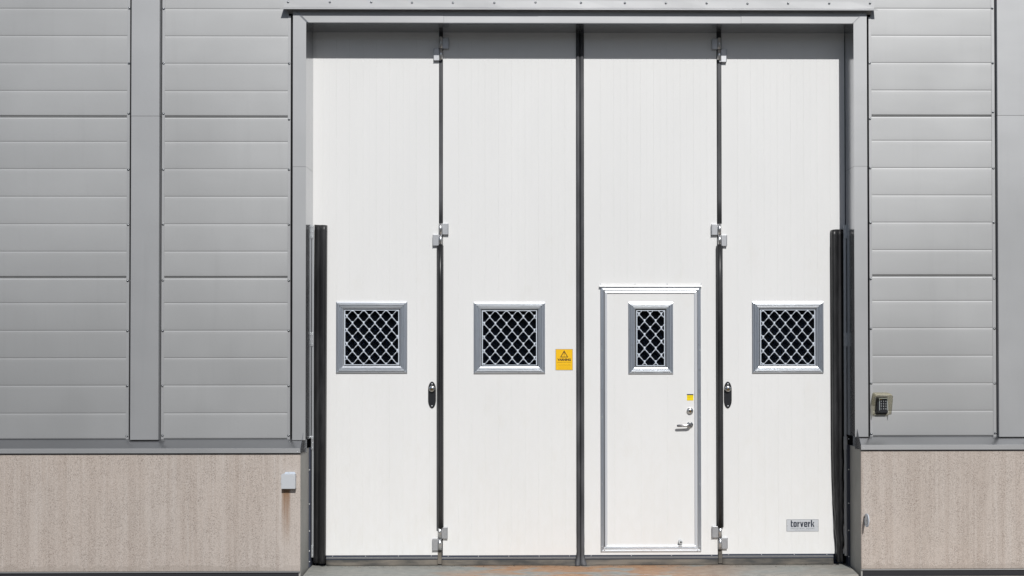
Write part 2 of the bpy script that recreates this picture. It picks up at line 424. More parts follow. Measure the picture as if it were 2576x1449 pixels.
# boards above the gate join the two sides
WL, zsL = wall_side(True)
WR, zsR = wall_side(False)
xl0, xl1 = (X(725, YP, 0)+X(722, YP, 1100))/2+.0005, (X(2191.3, YP, 0)+X(2196, YP, 1090))/2-.0005
ztopc = Z(4, YP)
for i in range(3):
    board(xl0, xl1, zsL[i+1], zsL[i], i in JL, (i+1) in JL, WL)
board(xl0, xl1, ztopc-.02, zsL[3], False, False, WL)
backing(xl0, xl1, Z(40, YP), zsL[0], WL)
zt_ = zsL[0]

def wall_trim():
    zb, zbR = Z(1106, YF, 400), Z(1098.5, YF, 2340)
    # left pilaster
    a0, a1 = (X(327.5, YF, 0)+X(323.5, YF, 1100))/2, (X(331, YC)+X(327.3, YC))/2
    m = flange(WL, 320.7, 327.3, 316.2, 323.3, -185, 1105.2, YF)
    screws(WL, 325.4, 319, [21, 159.5, 285.7, 426.7, 565.2, 706.5, 832.5, 971, 1097], YF)
    flange(WL, 408, 415, 405.6, 412.3, -185, 1105.2, YF)
    screws(WL, 412, 408.5, [22, 159.5, 286, 426.5, 564.5, 705.5, 832.5, 971, 1096], YF)
    fx0 = (X(331, YC-.006, 0)+X(327.5, YC-.006, 1100))/2; fx1 = (X(401.2, YC-.006, 0)+X(398.3, YC-.006, 1100))/2
    sx0 = (X(327.3, YP, 0)+X(323.3, YP, 1100))/2; sx1 = (X(408, YP, 0)+X(405.6, YP, 1100))/2
    pilaster(WL, fx0, fx1, sx0, sx1, zt_, Z(1106.3, YC, 366), Z(292.7, YC, 366))
    pilaster(WL, X(-545, YC), X(-478, YC), X(-552, YP), X(-472, YP), zt_, Z(1106.3, YC, 0), Z(292.7, YC, 0))
    # beside the casing
    flange(WL, 725, 732, 722, 729, 40, 1105.2, YF)
    screws(WL, 727.7, 726, [160, 300.5, 426.7, 565, 706, 832, 971, 1096], YF)
    # right
    flange(WR, 2184.2, 2191.3, 2190, 2196, 43, 1098, YF)
    screws(WR, 2187, 2192, [159, 299, 423, 561, 702, 827, 964.5, 1092], YF)
    flange(WR, 2492.3, 2500.2, 2499.5, 2507.3, -185, 1098, YF)
    screws(WR, 2496, 2503.6, [21, 159, 282, 423.5, 560, 701, 826.5, 964.5, 1090], YF)
    fx0 = (X(2507.3, YC-.006, 0)+X(2514, YC-.006, 1100))/2
    sx0 = (X(2500.2, YP, 0)+X(2507.4, YP, 1100))/2
    pilaster(WR, fx0, X(2582, YC-.006), sx0, X(2589, YP), zt_, Z(1098.7, YC, 2540), Z(291.2, YC, 2540))
    flange(WR, 2589, 2597, 2589, 2597, -185, 1098, YF)
    pilaster(WR, X(3510, YC), X(3580, YC), X(3503, YP), X(3588, YP), zt_, Z(1098.7, YC, 3200), Z(291.2, YC, 3200))
wall_trim()
ledge(WL, X(-1500, YD), X(755.5, YD, 1135), Z(1106, YP, 400), Z(1129, YD, 400), Z(1139.7, YD, 400), seams=(X(367.5, YD, 1135),))
ledge(WR, X(2166, YD, 1135), X(4300, YD), Z(1098.5, YP, 2340), Z(1119.5, YD, 2340), Z(1130.7, YD, 2340), seams=(X(3100, YD, 1135),))
# upstand ends of the flashing beside the opening
for par, pxa, pxb, ya, yb in ((WL, 755.5, 766, 1129, 1139.7), (WR, 2166, 2153, 1119.5, 1130.7)):
    xo = X(pxa, YD, 1135); zf, zl = Z(ya, YD, pxa), Z(yb, YD, pxa); zt = Z(ya-22.5, YP, pxa)
    s = 1 if par is WL else -1
    m = MB(); pr = [(YD-.001, zl), (YD-.001, zf+.002), (YC-.002, zt+.055), (-.13, zt+.055), (-.13, zl-.012)]
    m.add([(xo+dx, y, z) for dx in (0, s*.0016) for (y, z) in pr],
          [(0, 1, 2, 3, 4), (9, 8, 7, 6, 5)] + [(i, (i+1) % 5, 5+(i+1) % 5, 5+i) for i in range(5)])
    m.build('flashing_end', M['gloss'], par)
    screw(par, pxa-9*s+s*2, (ya+yb)/2+2, YD, small=True)

# ------------------------------------------------------------------ concrete plinths
def plinth(left):
    Y = YK
    if left:
        x1 = X(755.3, Y, 1300); x0 = X(-1500, Y); zt = Z(1142, Y, 400); zb = Z(1438.3, Y, 400)
        t = thing('concrete_plinth', 'sandy speckled concrete plinth on the left with a brown stain', 'plinth', ((x0+x1)/2, Y, 0), 'concrete plinths under the metal walls')
        a, b = x0, x1
    else:
        x0 = X(2166.3, Y, 1300); x1 = X(4300, Y); zt = Z(1133, Y, 2400); zb = Z(1431.2, Y, 2400)
        t = thing('concrete_plinth', 'sandy speckled concrete plinth on the right below the keypad', 'plinth', ((x0+x1)/2, Y, 0), 'concrete plinths under the metal walls')
        a, b = x0, x1
    MB().box(a, b, Y, -.115, zb, zt).build('concrete_face', M['concrete'], t, bevel=.006)
    e = .004
    MB().box(a+.004 if left else a+.012, b-.012 if left else b, Y+.006, Y+.02, -.045, zb+.001).build('dark_foot_strip', M['matt_black'], t)  # plain dark strip set back below the concrete face
    m = MB(); m.box(a, b-.001 if left else b, Y-.004, Y+.005, zb-.0075, zb-.0005)
    m.build('base_strip', M['trim'], t)
    return t
PL, PR = plinth(True), plinth(False)

# ------------------------------------------------------------------ door surround
SUR = thing('gate_surround', 'silver sheet metal casing and reveals framing the white gate', 'door surround', (X(1455, YC), YC, 0))
cxl0, cxl1 = (X(737.5, YC, 60)+X(735, YC, 1100))/2, X(769.3, YC, 600)
cxr0, cxr1 = X(2148.6, YC, 500), (X(2180, YC, 60)+X(2184.5, YC, 1100))/2
zhead = (Z(57, YC, 780)+Z(58, YC, 2140))/2
zcb_l, zcb_r = Z(1107, YC, 750), Z(1098.8, YC, 2165)
ztop = Z(28, YC)
zcs = Z(419.5, YC, 750); zcs_r = Z(418.5, YC, 2165)
def casing_leg(x0, x1, zb, zs_, s, mx0, mx1, foot):
    """s=-1 left leg, +1 right leg.  mitred to the head; sloped outer cheek; two lapped lengths"""
    zi = zhead
    for a, b, k in ((zb, zs_, 0.0), (zs_+.0016, None, .0014)):
        y = YC-k
        m = MB()
        inner, outer = (x1, x0) if s < 0 else (x0, x1)
        if b is None:
            zo = zi + abs(outer-inner); zt_i = zi; zt_o = min(zo, ztop+.02)
        else: zt_i = zt_o = b
        # front face, outer cheek, inner return (reveal)
        v = [(inner, y, a), (outer, y, a), (outer, y, zt_o), (inner, y, zt_i), (foot, YC+.055, a), (foot, YC+.055, zt_o)]
        m.add(v, [(0, 1, 2, 3), (1, 4, 5, 2)])
        m.build('casing', M['trim_face'], SUR, normals=False)
        r = MB()
        e = .0012*s
        r.add([(inner+e*0, y, a), (inner, y, zt_i), (inner, -.004, zt_i), (inner, -.004, a),
               (inner+s*.0015, y+.001, a), (inner+s*.0015, y+.001, zt_i), (inner+s*.0015, -.004, zt_i), (inner+s*.0015, -.004, a)],
              [(0, 1, 2, 3), (7, 6, 5, 4), (0, 4, 5, 1), (1, 5, 6, 2), (2, 6, 7, 3), (3, 7, 4, 0)])
        r.build('reveal', M['gloss'], SUR)
casing_leg(cxl0, cxl1, zcb_l, zcs, -1, 0, 0, X(732.3, YP, 600))
casing_leg(cxr0, cxr1, zcb_r, zcs_r, 1, 0, 0, X(2186.4, YP, 600))
# head: three lapped lengths, mitred
xa, xb = cxl1, cxr0; hx = [None, X(1116, YC), X(1866, YC), None]
zo = zhead + (cxl1-cxl0)
for i in range(3):
    m = MB(); y = YC+.0010*(i % 2)
    a = xa if i == 0 else hx[i]+.0012; b = xb if i == 2 else hx[i+1]
    zt2 = zhead + (cxl1-cxl0)
    v = [(a, y, zhead), (b, y, zhead), (b + (cxr1-cxr0 if i == 2 else 0), y, zt2), (a - (cxl1-cxl0 if i == 0 else 0), y, zt2)]
    m.add(v, [(0, 1, 2, 3)])
    # rolled nose and soffit
    m.add([(a, y, zhead), (b, y, zhead), (b, y+.003, zhead-.004), (a, y+.003, zhead-.004)], [(3, 2, 1, 0)], True)
    m.build('casing', M['trim_face'], SUR, normals=False)
MB().box(xa, xb, YC+.003, -.004, zhead-.0045, zhead-.003).build('soffit', M['gloss'], SUR)
# strip covering where the head mitre meets the left leg
m = MB(); L = cxl1-cxl0
for sg, xc in ((-1, cxl1), (1, cxr0)):
    m = MB()
    wd = .017 if sg < 0 else .009
    m.add([(xc-sg*.001, YC-.0022, zhead), (xc-sg*wd, YC-.0022, zhead+.001), (xc+sg*L*.8-sg*wd, YC-.0022, zhead+L*.8+.001), (xc+sg*L*.8, YC-.0022, zhead+L*.8),
           (xc-sg*.001, YC+.001, zhead-.0), (xc+sg*L*.8, YC+.001, zhead+L*.8), (xc-sg*wd, YC+.001, zhead+.001), (xc+sg*L*.8-sg*wd, YC+.001, zhead+L*.8+.001)],
          [(0, 1, 2, 3), (0, 3, 5, 4), (1, 6, 7, 2)])
    m.build('mitre_strip', M['ledge'], SUR)
# structural lintel/frame behind (closes the opening round the leaves)
m = MB(); m.box(xa-.3, xb+.3, 0.02, .10, Z(84, 0), Z(84, 0)+.5)
m.box(xa-.3, X(786, 0, 700), .012, .10, -.1, 5.2); m.box(X(2127, 0, 700), xb+.3, .012, .10, -.1, 5.2)
m.build('steel_frame', M['matt_black'], SUR)
# concrete reveals below the metal
for s, xo, xi, zt in ((-1, X(755.3, YK, 1300), None, zcb_l+.02), (1, X(2166.3, YK, 1300), None, zcb_r+.02)):
    m = MB(); w_ = .06
    xo2 = xo+.0005 if s < 0 else xo-.0005
    xb2 = X(776, -.07, 1300) if s < 0 else X(2139.5, -.07, 1300)
    z0_, z1_ = -.05, (Z(1135, YK, 760) if s < 0 else Z(1128, YK, 2160))
    # splayed cheek from plinth corner to the steel frame
    v = [(xo2, YK+.008, z0_), (xb2, -.06, z0_), (xb2, -.06, z1_), (xo2, YK+.008, z1_),
         (xo2+s*.05, YK+.008, z0_), (xb2+s*.2, -.06, z0_), (xb2+s*.2, -.06, z1_), (xo2+s*.05, YK+.008, z1_)]
    m.add(v, [(0, 1, 2, 3), (7, 6, 5, 4), (0, 4, 5, 1), (3, 2, 6, 7), (1, 5, 6, 2), (0, 3, 7, 4)])
    o = m.build('concrete_cheek', M['jamb_concrete'], PL if s < 0 else PR)
    # dark steel upright with bolts in front of the frame
    x0, x1 = (X(775, -.05, 1300), X(781.5, -.05, 1300)) if s < 0 else (X(2132.6, -.05, 1300), X(2139.8, -.05, 1300))
    MB().box(x0, x1, -.062, .01, -.0, z1_).build('steel_upright', M['darkstrip'], SUR, bevel=.001)
    for y in ((1182, 1268, 1336, 1386, 1413) if s < 0 else (1104, 1181, 1266, 1334, 1400)):
        screw(SUR, 778.5 if s < 0 else 2135, y, -.0625, small=True)

# ------------------------------------------------------------------ canopy flashing
cl, cr = X(714, YP-.004, 5), X(2199, YP-.004, 8)
CAN = thing('canopy_flashing', 'long silver drip flashing screwed on above the gate', 'flashing', ((cl+cr)/2, YP, Z(15, YP)))
mid = X(1357, YP-.01, 10); YL = YF-.057
zt_c = Z(2.6, YP, 1400); zf_c = Z(19.5, YL+.03, 1400); zl_c = Z(24.3, YL, 1400)
for a, b, k, e0, e1 in ((cl, mid, .0018, .012, 0), (mid, cr, 0, 0, .014)):
    pr = [(YP-.002-k, zt_c), (YP-.0045-k, zt_c-.001), (YP-.005-k, zf_c+.010), (YP-.009-k, zf_c+.004), (YL-k, zl_c+.0045), (YL-k, zl_c), (YL+.003, zl_c), (YL+.003, zl_c+.004), (YP-.008, zf_c+.004), (YP-.002, zf_c+.008)]
    rings = []
    nseg = 14
    for i in range(nseg+1):
        x = a+(b-a)*i/nseg
        wob = [random.uniform(-.0012, .0012) for _ in range(2)]
        rr = []
        for j, (y, z) in enumerate(pr):
            xx = x
            if j in (4, 5, 6, 7):
                if i == 0: xx -= e0
                if i == nseg: xx += e1
            rr.append((xx, y+(wob[0] if j in (2,) else 0), z+(wob[1] if j == 0 else 0)))
        rings.append(rr)
    MB().loft(rings, smooth=False).build('flashing_length', M['trim'], CAN)
for p, y in ((724.7, 5.5), (829.7, 6), (934, 6), (1036.5, 7), (1139.5, 7), (1243.5, 7.5), (1347.2, 6.5), (1461.5, 7), (1572, 7.5), (1675.2, 7.7), (1777.7, 8.2), (1880.5, 9), (1982.7, 8.5), (2086, 8.8), (2188.7, 8.3)):
    screw(CAN, p, y, YP-.0055)

# ------------------------------------------------------------------ threshold
x0, x1 = X(781, 0, 1419), X(2135, 0, 1419)
xf0, xf1 = X(760.5, -.385, 1446), X(2160, -.385, 1446)
SILL = thing('steel_threshold', 'worn grey steel threshold with rust patches below the gate', 'threshold', ((x0+x1)/2, -.2, 0))
m = MB(); v = []
for z in (-.0, -.09):
    v += [(xf0, -.385, z), (xf1, -.385, z), (x1, .05, z), (x0, .05, z)]
m.add(v, [(0, 1, 2, 3), (7, 6, 5, 4), (0, 4, 5, 1), (1, 5, 6, 2), (2, 6, 7, 3), (3, 7, 4, 0)]); m.build('top_plate', M['sill'], SILL, bevel=.003)

# grit swept against the gate and along the plate
rg = random.Random(21); m = MB()
for i in range(420):
    gx = rg.uniform(x0+.02, x1-.02); gy = -.02-abs(rg.gauss(0, .03)) if i % 3 else rg.uniform(-.37, -.03)
    q = rg.uniform(.0015, .0055)*(1 if i % 3 else .7); n0 = len(m.v)
    pts = [(gx+q*rg.uniform(.6, 1)*math.cos(t), gy+q*rg.uniform(.6, 1)*math.sin(t), .0002) for t in (0, 1.3, 2.6, 3.8, 5.1)]
    m.add(pts+[(gx, gy, q*rg.uniform(.5, .9))], [(0, 1, 5), (1, 2, 5), (2, 3, 5), (3, 4, 5), (4, 0, 5)])
M['grit'] = mat('sandy_grit', (.12, .10, .08), .95); n = N(M['grit'])
n.to(n.ramp(n.noise(40, 1), [(.42, (.05, .045, .04)), (.58, (.24, .20, .16))]), 'Base Color')
o = m.build('grit', M['grit'], normals=False); o['kind'] = 'stuff'

# ------------------------------------------------------------------ dark hall behind the panes
m = MB(); x0, x1 = X(700, 0), X(2250, 0)
m.box(x0, x1, .12, 6.0, -.1, 5.2); o = m.build('hall_interior', M['interior']); o['kind'] = 'structure'
m = MB(); b2 = MB()

# ------------------------------------------------------------------ gate leaves
GT, GB = Z(81.5, 0), Z(1396.5, 0)
def grooved(x0, x1, z0, z1, Y, hole=None, first=None, step=.0525, parent=None, name='skin', depth=.04):
    """leaf skin: a sheet with fine upright grooves, and a rectangular hole for the window"""
    xs = [x0]; g = .0013; first = x0+step*.7 if first is None else first
    gx = first; prof = [(x0, 0.0)]; k = 0
    while gx < x1-.015:
        if gx > x0+.01:
            dd = .0005 if k % 2 else .0011
            prof += [(gx-g, 0.0), (gx, dd), (gx+g, 0.0)]
        gx += step; k += 1
    prof.append((x1, 0.0))
    if hole:
        hx0, hx1, hz0, hz1 = hole
        def ins(xv):
            for i in range(len(prof)-1):
                if prof[i][0] < xv < prof[i+1][0]:
                    t = (xv-prof[i][0])/(prof[i+1][0]-prof[i][0]); prof.insert(i+1, (xv, prof[i][1]*(1-t)+prof[i+1][1]*t)); return
        ins(hx0); ins(hx1); zz = [z0, hz0, hz1, z1]
    else: zz = [z0, z1]
    v = [(x, Y+dd, z) for z in zz for (x, dd) in prof]; n_ = len(prof); f = []
    for j in range(len(zz)-1):
        for i in range(n_-1):
            if hole and j == 1 and prof[i][0] >= hx0-1e-6 and prof[i+1][0] <= hx1+1e-6: continue
            f.append((j*n_+i, j*n_+i+1, (j+1)*n_+i+1, (j+1)*n_+i))
    m = MB(); m.add(v, f)
    Yb = Y+depth
    # edges round the leaf and the hole, back sheet
    def rim(a, b, c, d, fl):
        q = [(a, Y+.0005, c), (b, Y+.0005, c), (b, Y+.0005, d), (a, Y+.0005, d), (a, Yb, c), (b, Yb, c), (b, Yb, d), (a, Yb, d)]
        fs = [(0, 1, 5, 4), (1, 2, 6, 5), (2, 3, 7, 6), (3, 0, 4, 7)]
        m.add(q, fs if fl else [tuple(reversed(x)) for x in fs])
    rim(x0, x1, z0, z1, True)
    if hole:
        rim(hx0, hx1, hz0, hz1, False)
        for (a, b, c, d) in ((x0, x1, z0, hz0), (x0, x1, hz1, z1), (x0, hx0, hz0, hz1), (hx1, x1, hz0, hz1)):
            m.add([(a, Yb, c), (b, Yb, c), (b, Yb, d), (a, Yb, d)], [(3, 2, 1, 0)])
    else: m.add([(x0, Yb, z0), (x1, Yb, z0), (x1, Yb, z1), (x0, Yb, z1)], [(3, 2, 1, 0)])
    return m.build(name, M['white'], parent, normals=False)

def mitred(x0, x1, z0, z1, prof, side):
    """one member of a mitred frame. prof = (distance inwards, Y). side in T B L R"""
    m = MB(); n_ = len(prof)
    a, b = [], []
    for d_, y in prof:
        if side == 'T': a.append((x0+d_, y, z1-d_)); b.append((x1-d_, y, z1-d_))
        if side == 'B': a.append((x0+d_, y, z0+d_)); b.append((x1-d_, y, z0+d_))
        if side == 'L': a.append((x0+d_, y, z0+d_)); b.append((x0+d_, y, z1-d_))
        if side == 'R': a.append((x1-d_, y, z0+d_)); b.append((x1-d_, y, z1-d_))
    m.loft([a, b], closed=True, smooth=False); return m
def frame(rect, prof, parent, names=('frame_rail', 'frame_stile')):
    x0, x1, z0, z1 = rect
    for s in 'TBLR':
        mitred(x0, x1, z0, z1, prof, s).build(names[0] if s in 'TB' else names[1], M['alu_h'] if s in 'TB' else M['alu_v'], parent)

WPROF = [(0, 0), (0, -.009), (.001, -.010), (.0125, -.0135), (.0130, -.003), (.0180, -.003), (.0185, -.017), (.0200, -.019), (.0265, -.0190),
         (.0275, -.0175), (.0280, -.004), (.0325, -.004), (.0330, -.013), (.0342, -.0145), (.0385, -.0145), (.0390, -.003), (.0420, -.003), (.0424, -.0115),
         (.0435, -.0125), (.0520, -.0100), (.0535, -.002), (.056, -.002), (.0565, .012), (.055, .012), (.0, .001)]
def clipseg(a, b, r):
    (x0, y0), (x1, y1) = a, b; dx, dy = x1-x0, y1-y0; t0, t1 = 0.0, 1.0
    for p_, q_ in ((-dx, x0-r[0]), (dx, r[1]-x0), (-dy, y0-r[2]), (dy, r[3]-y0)):
        if abs(p_) < 1e-9:
            if q_ < 0: return None
        else:
            t = q_/p_
            if p_ < 0: t0 = max(t0, t)
            else: t1 = min(t1, t)
    if t0 >= t1: return None
    return (x0+t0*dx, y0+t0*dy), (x0+t1*dx, y0+t1*dy)
def bar(m, a, b, w, d, Y):
    """flat strand from a to b (x,z), rounded-top section"""
    ax, az = a; bx, bz = b; L = math.hypot(bx-ax, bz-az)
    if L < 1e-4: return
    nx, nz = -(bz-az)/L, (bx-ax)/L
    sec = [(-w/2, 0), (-w/2, -d*.55), (-w*.22, -d), (w*.22, -d), (w/2, -d*.55), (w/2, 0)]
    m.loft([[(x+nx*u, Y+v, z_+nz*u) for (u, v) in sec] for (x, z_) in ((ax, az), (bx, bz))], smooth=True)
def window(leaf, P0, P1, phase, nx=28.2, nz=34.7):
    """P0,P1 = outer corners in picture points; phase = a node of the grille"""
    rect = R(P0[0], P0[1], P1[0], P1[1], -.012)
    x0, x1, z0, z1 = rect
    win = MB(); ins_ = .0565
    hole = (x0+ins_, x1-ins_, z0+ins_, z1-ins_)
    g = MB(); g.box(hole[0], hole[1], .036, .041, hole[2], hole[3])
    w_ = bpy.data.objects.new('window', None); C.objects.link(w_); w_.empty_display_size = .05
    w_.parent = leaf; w_.matrix_parent_inverse = Matrix.Translation(-wloc(leaf)); w_.location = ((x0+x1)/2, 0, (z0+z1)/2)
    g.build('pane', M['glass'], w_)
    frame(rect, WPROF, w_)
    # white grille: thin border and a lozenge net
    gi = .0065; gx0, gx1, gz0, gz1 = hole[0]+gi, hole[1]-gi, hole[2]+gi, hole[3]-gi
    bw = .0075
    m = MB(); YG = .004
    m.box(gx0, gx1, YG-.006, YG+.006, gz1-bw*.75, gz1); m.box(gx0, gx1, YG-.006, YG+.006, gz0, gz0+bw*.75)
    m.box(gx0, gx0+bw, YG-.006, YG+.006, gz0+bw*.75, gz1-bw*.75); m.box(gx1-bw, gx1, YG-.006, YG+.006, gz0+bw*.75, gz1-bw*.75)
    m.build('grille_border', M['grille_white'], w_, bevel=.0008)
    inner = (gx0+bw, gx1-bw, gz0+bw*.7, gz1-bw*.7)
    px_m = X(1000+nx, 0)-X(1000, 0); pz_m = (Z(800, 0)-Z(800+nz, 0))
    ox, oz = at(phase[0], phase[1], 0)
    m = MB(); hn = .0150
    for i in range(-9, 10):
        for j in range(-14, 15):
            cx = ox + px_m*(i + .5*(j % 2)); cz = oz + pz_m*.5*j
            s = clipseg((cx, cz-hn), (cx, cz+hn), inner)
            if s: bar(m, s[0], s[1], .0138, .0060, YG)
            for sx in (-1, 1):
                p0 = (cx+sx*.0045, cz-hn*.55); p1 = (cx+sx*(px_m/2-.0045), cz-pz_m*.5+hn*.55)
                p0b = (cx+sx*.0100, cz-hn*.55-.0050); p1b = (cx+sx*(px_m/2-.0100), cz-pz_m*.5+hn*.55+.0050)
                for a_, b_ in ((p0, p0b), (p0b, p1b), (p1b, p1)):
                    s = clipseg(a_, b_, inner)
                    if s: bar(m, s[0], s[1], .0056 if sx < 0 else .0070, .0068, YG)
    m.build('grille', M['grille_white'], w_)
    return w_, hole

def bottom_rail(leaf, px0, px1, y=1396.5, sweep_wave=0):
    a, b = X(px0, 0, 1400), X(px1, 0, 1400); z = Z(y, 0, (px0+px1)/2)
    s = 1/319.5
    m = MB()
    m.box(a, b, -.002, .03, z-4.0*s, z); o1 = m.build('bottom_rail', M['darkstrip'], leaf)
    m = MB()
    m.loft([[(x, -.004, z-4.1*s), (x, -.007, z-4.6*s), (x, -.0065, z-5.6*s), (x, .002, z-5.8*s), (x, .002, z-6.6*s), (x, -.009, z-6.8*s), (x, -.009, z-7.6*s), (x, .02, z-7.9*s), (x, .02, z-4.1*s)] for x in (a, b)], smooth=False)
    m.build('drip_profile', M['trim'], leaf)
    m = MB(); m.box(a, b, -.006, .02, z-10.4*s, z-7.95*s); m.build('seal_holder', M['darkstrip'], leaf)
    # rubber sweep hanging to the threshold, slightly wavy, flared near the middle seal
    nx_ = 24; rows = 5; top = z-10.4*s; rings = []
    for j in range(rows+1):
        t = j/rows; rr = []
        for i in range(nx_+1):
            x = a+(b-a)*i/nx_; u = i/nx_
            near = max(0, 1-abs(x-X(1459, 0))/.24)
            yy = -.002 - .010*t - .035*near**1.5*t + .002*math.sin(x*21)*t
            rr.append((x, yy, top+(.001-top)*t + .0))
        rings.append(rr)
    m.loft(rings, closed=False, smooth=True)
    m.f = m.f; 
    k = MB(); k.loft(rings, closed=False, smooth=True)
    o = k.build('rubber_sweep', M['sweep'], leaf, normals=False)
    sol = o.modifiers.new('thick', 'SOLIDIFY'); sol.thickness = .004; sol.offset = 1
    n_ = max(2, int((b-a)/.21)); 
    for i in range(n_):
        x = a+.05+(b-a-.1)*i/(n_-1)
        o = inst(proto_small, 'rivet', leaf, (x, -.0022, z-1.8*s)); o.scale = (.7, .7, .7)
def plate_hinge(leaf, plate, knuck, both=True, name='hinge'):
    """one hinge half: a folded plate and its barrel"""
    x0, x1, z0, z1 = R(*plate[:2], *plate[2:], -.022)
    m = MB(); m.box(x0, x1, -.024, -.001, z0, z1)
    ex_ = x0 if (plate[0]+plate[2]) < (knuck[0]+knuck[2]) else x1-.004
    m.box(ex_, ex_+.004, -.0285, -.0245, z0+.001, z1-.001)
    o = m.build(name, M['galv'], leaf, bevel=.0025)
    kx0, kx1, kz0, kz1 = R(*knuck[:2], *knuck[2:], -.022)
    c = (kx0+kx1)/2; r = (kx1-kx0)/2
    k = MB(); k.cyl((c, -.020, kz0+.001), (c, -.020, kz1-.001), r, n=24)
    k.box(min(c, (x0+x1)/2), max(c, (x0+x1)/2), -.016, -.003, z0+.002, z1-.002)
    k.build('hinge_barrel', M['galv_bright'], o)
    return o
M['galv_bright'] = mat('bright_steel', (.66, .66, .66), .28, .9)

leafdefs = [
 ('white gate leaf at the far left with a square grilled window', 786.5, 1104.2),
 ('white gate leaf with a square grilled window beside the yellow warning sign', 1114.3, 1449.6),
 ('wide white gate leaf that holds the narrow passage door', 1469.4, 1803.8),
 ('white gate leaf at the far right above the maker plate', 1814.6, 2126.0)]
LEAVES = []
wins = [((845, 759), (1024, 938.8), (872.5, 795.75)), ((1191.7, 760.3), (1371.2, 939.6), (1232, 797)), None, ((1893, 758.6), (2072, 938.6), (1919.75, 814))]
railspans = [(821, 1101), (1111.5, 1448.5), (1471, 1806), (1817, 2096)]
gfirst = [812, 1153, 1511.2, 1856]
for k, (lab, a, b) in enumerate(leafdefs):
    x0, x1 = X(a, 0), X(b, 0)
    lf = thing('gate_leaf', lab, 'gate leaf', ((x0+x1)/2, 0, 0), 'leaves of the white folding gate'); LEAVES.append(lf)
    zb = Z([1396.7, 1396.7, 1395.6, 1393][k], 0, (a+b)/2); zt = Z(100, 0)
    if wins[k]:
        w_, hole = window(lf, *wins[k])
    else:
        hole = R(1519.5, 728, 1753, 1376, 0)
    if k == 0: x0b = x0
    grooved(x0, x1, zb, zt, 0.0, hole, X(gfirst[k], 0), parent=lf)
    MB().box(x0, x1, -.0012, .04, zt+.0006, GT+.01).build('top_rail', M['white'], lf)
    bottom_rail(lf, *railspans[k], y=[1396.9, 1396.9, 1395.8, 1393.2][k])

# hinges (plate, barrel) in picture points
H = [
 (1, (1114, 94.5, 1129, 122.5), (1104.9, 92.5, 1113.4, 121.8)), (0, (1090.7, 122, 1104.7, 152), (1104.9, 122.2, 1113.4, 150)),
 (1, (1112.8, 562, 1128, 590), (1103.6, 561.8, 1112.8, 589.3)), (0, (1088.5, 590, 1103.5, 618), (1103.6, 589.6, 1112.8, 617)),
 (1, (1110.8, 1326.3, 1126, 1355), (1101.6, 1325, 1110.8, 1354.5)), (0, (1087.5, 1355, 1101.3, 1385), (1101.6, 1354.8, 1110.8, 1384)),
 (2, (1791, 97, 1804.3, 124.2), (1805, 95, 1813.5, 124)), (3, (1814, 124.3, 1828, 156), (1805, 124.4, 1813.5, 151)),
 (2, (1790, 563.5, 1805, 591), (1805.6, 562.8, 1814.8, 590.4)), (3, (1815, 591, 1829, 619), (1805.6, 590.7, 1814.8, 618)),
 (2, (1791.7, 1324, 1806.7, 1352.4), (1807.6, 1324, 1816.4, 1352)), (3, (1816, 1352.5, 1830.5, 1380.6), (1807.6, 1352.3, 1816.4, 1382))]
for li, pl, kn in H: plate_hinge(LEAVES[li], pl, kn)

# rubber seals and finger guards
def halftube(name, px0, px1, y0, y1, parent, m='rubber', proud=.03, Yb=-.0005, bulge=0, dpx=0):
    x0, x1 = X(px0, -proud*.5, y0), X(px1, -proud*.5, y0); zt, zb = Z(y0, -.01, px0), Z(y1, -.01, px0)
    b = MB(); n_ = 14; c, r = (x0+x1)/2, (x1-x0)/2; rings = []
    sh = X(px0+dpx, 0)-X(px0, 0)
    for j in range(9):
        t = j/8; z = zb+(zt-zb)*t
        rr = [(c+sh*(1-t)-r*math.cos(math.pi*i/n_), Yb-proud*max(0.0, math.sin(math.pi*i/n_))**.8, z) for i in range(n_+1)]
        rings.append(rr)
    b.loft(rings, closed=True, smooth=True); return b.build(name, M[m], parent)
o = halftube('seal_strip', 1104.3, 1114.2, 81, 561, LEAVES[0], 'seal', .004)
o = halftube('seal_strip', 1803.9, 1814.6, 81, 562, LEAVES[2], 'seal', .004)
MB().box(X(1104.3, 0), X(1114.2, 0), .002, .04, .0, GT+.01).build('seal_core', M['rubber'], LEAVES[0])
MB().box(X(1803.9, 0), X(1814.5, 0), .002, .04, .0, GT+.01).build('seal_core', M['rubber'], LEAVES[2])
MB().box(X(1101.5, 0, 1400), X(1111, 0, 1400), -.008, .0015, .012, Z(1384, 0)).build('seal_foot', M['sweep'], LEAVES[0])
MB().box(X(1807, 0, 1400), X(1816.5, 0, 1400), -.008, .0015, .012, Z(1382, 0)).build('seal_foot', M['sweep'], LEAVES[2])
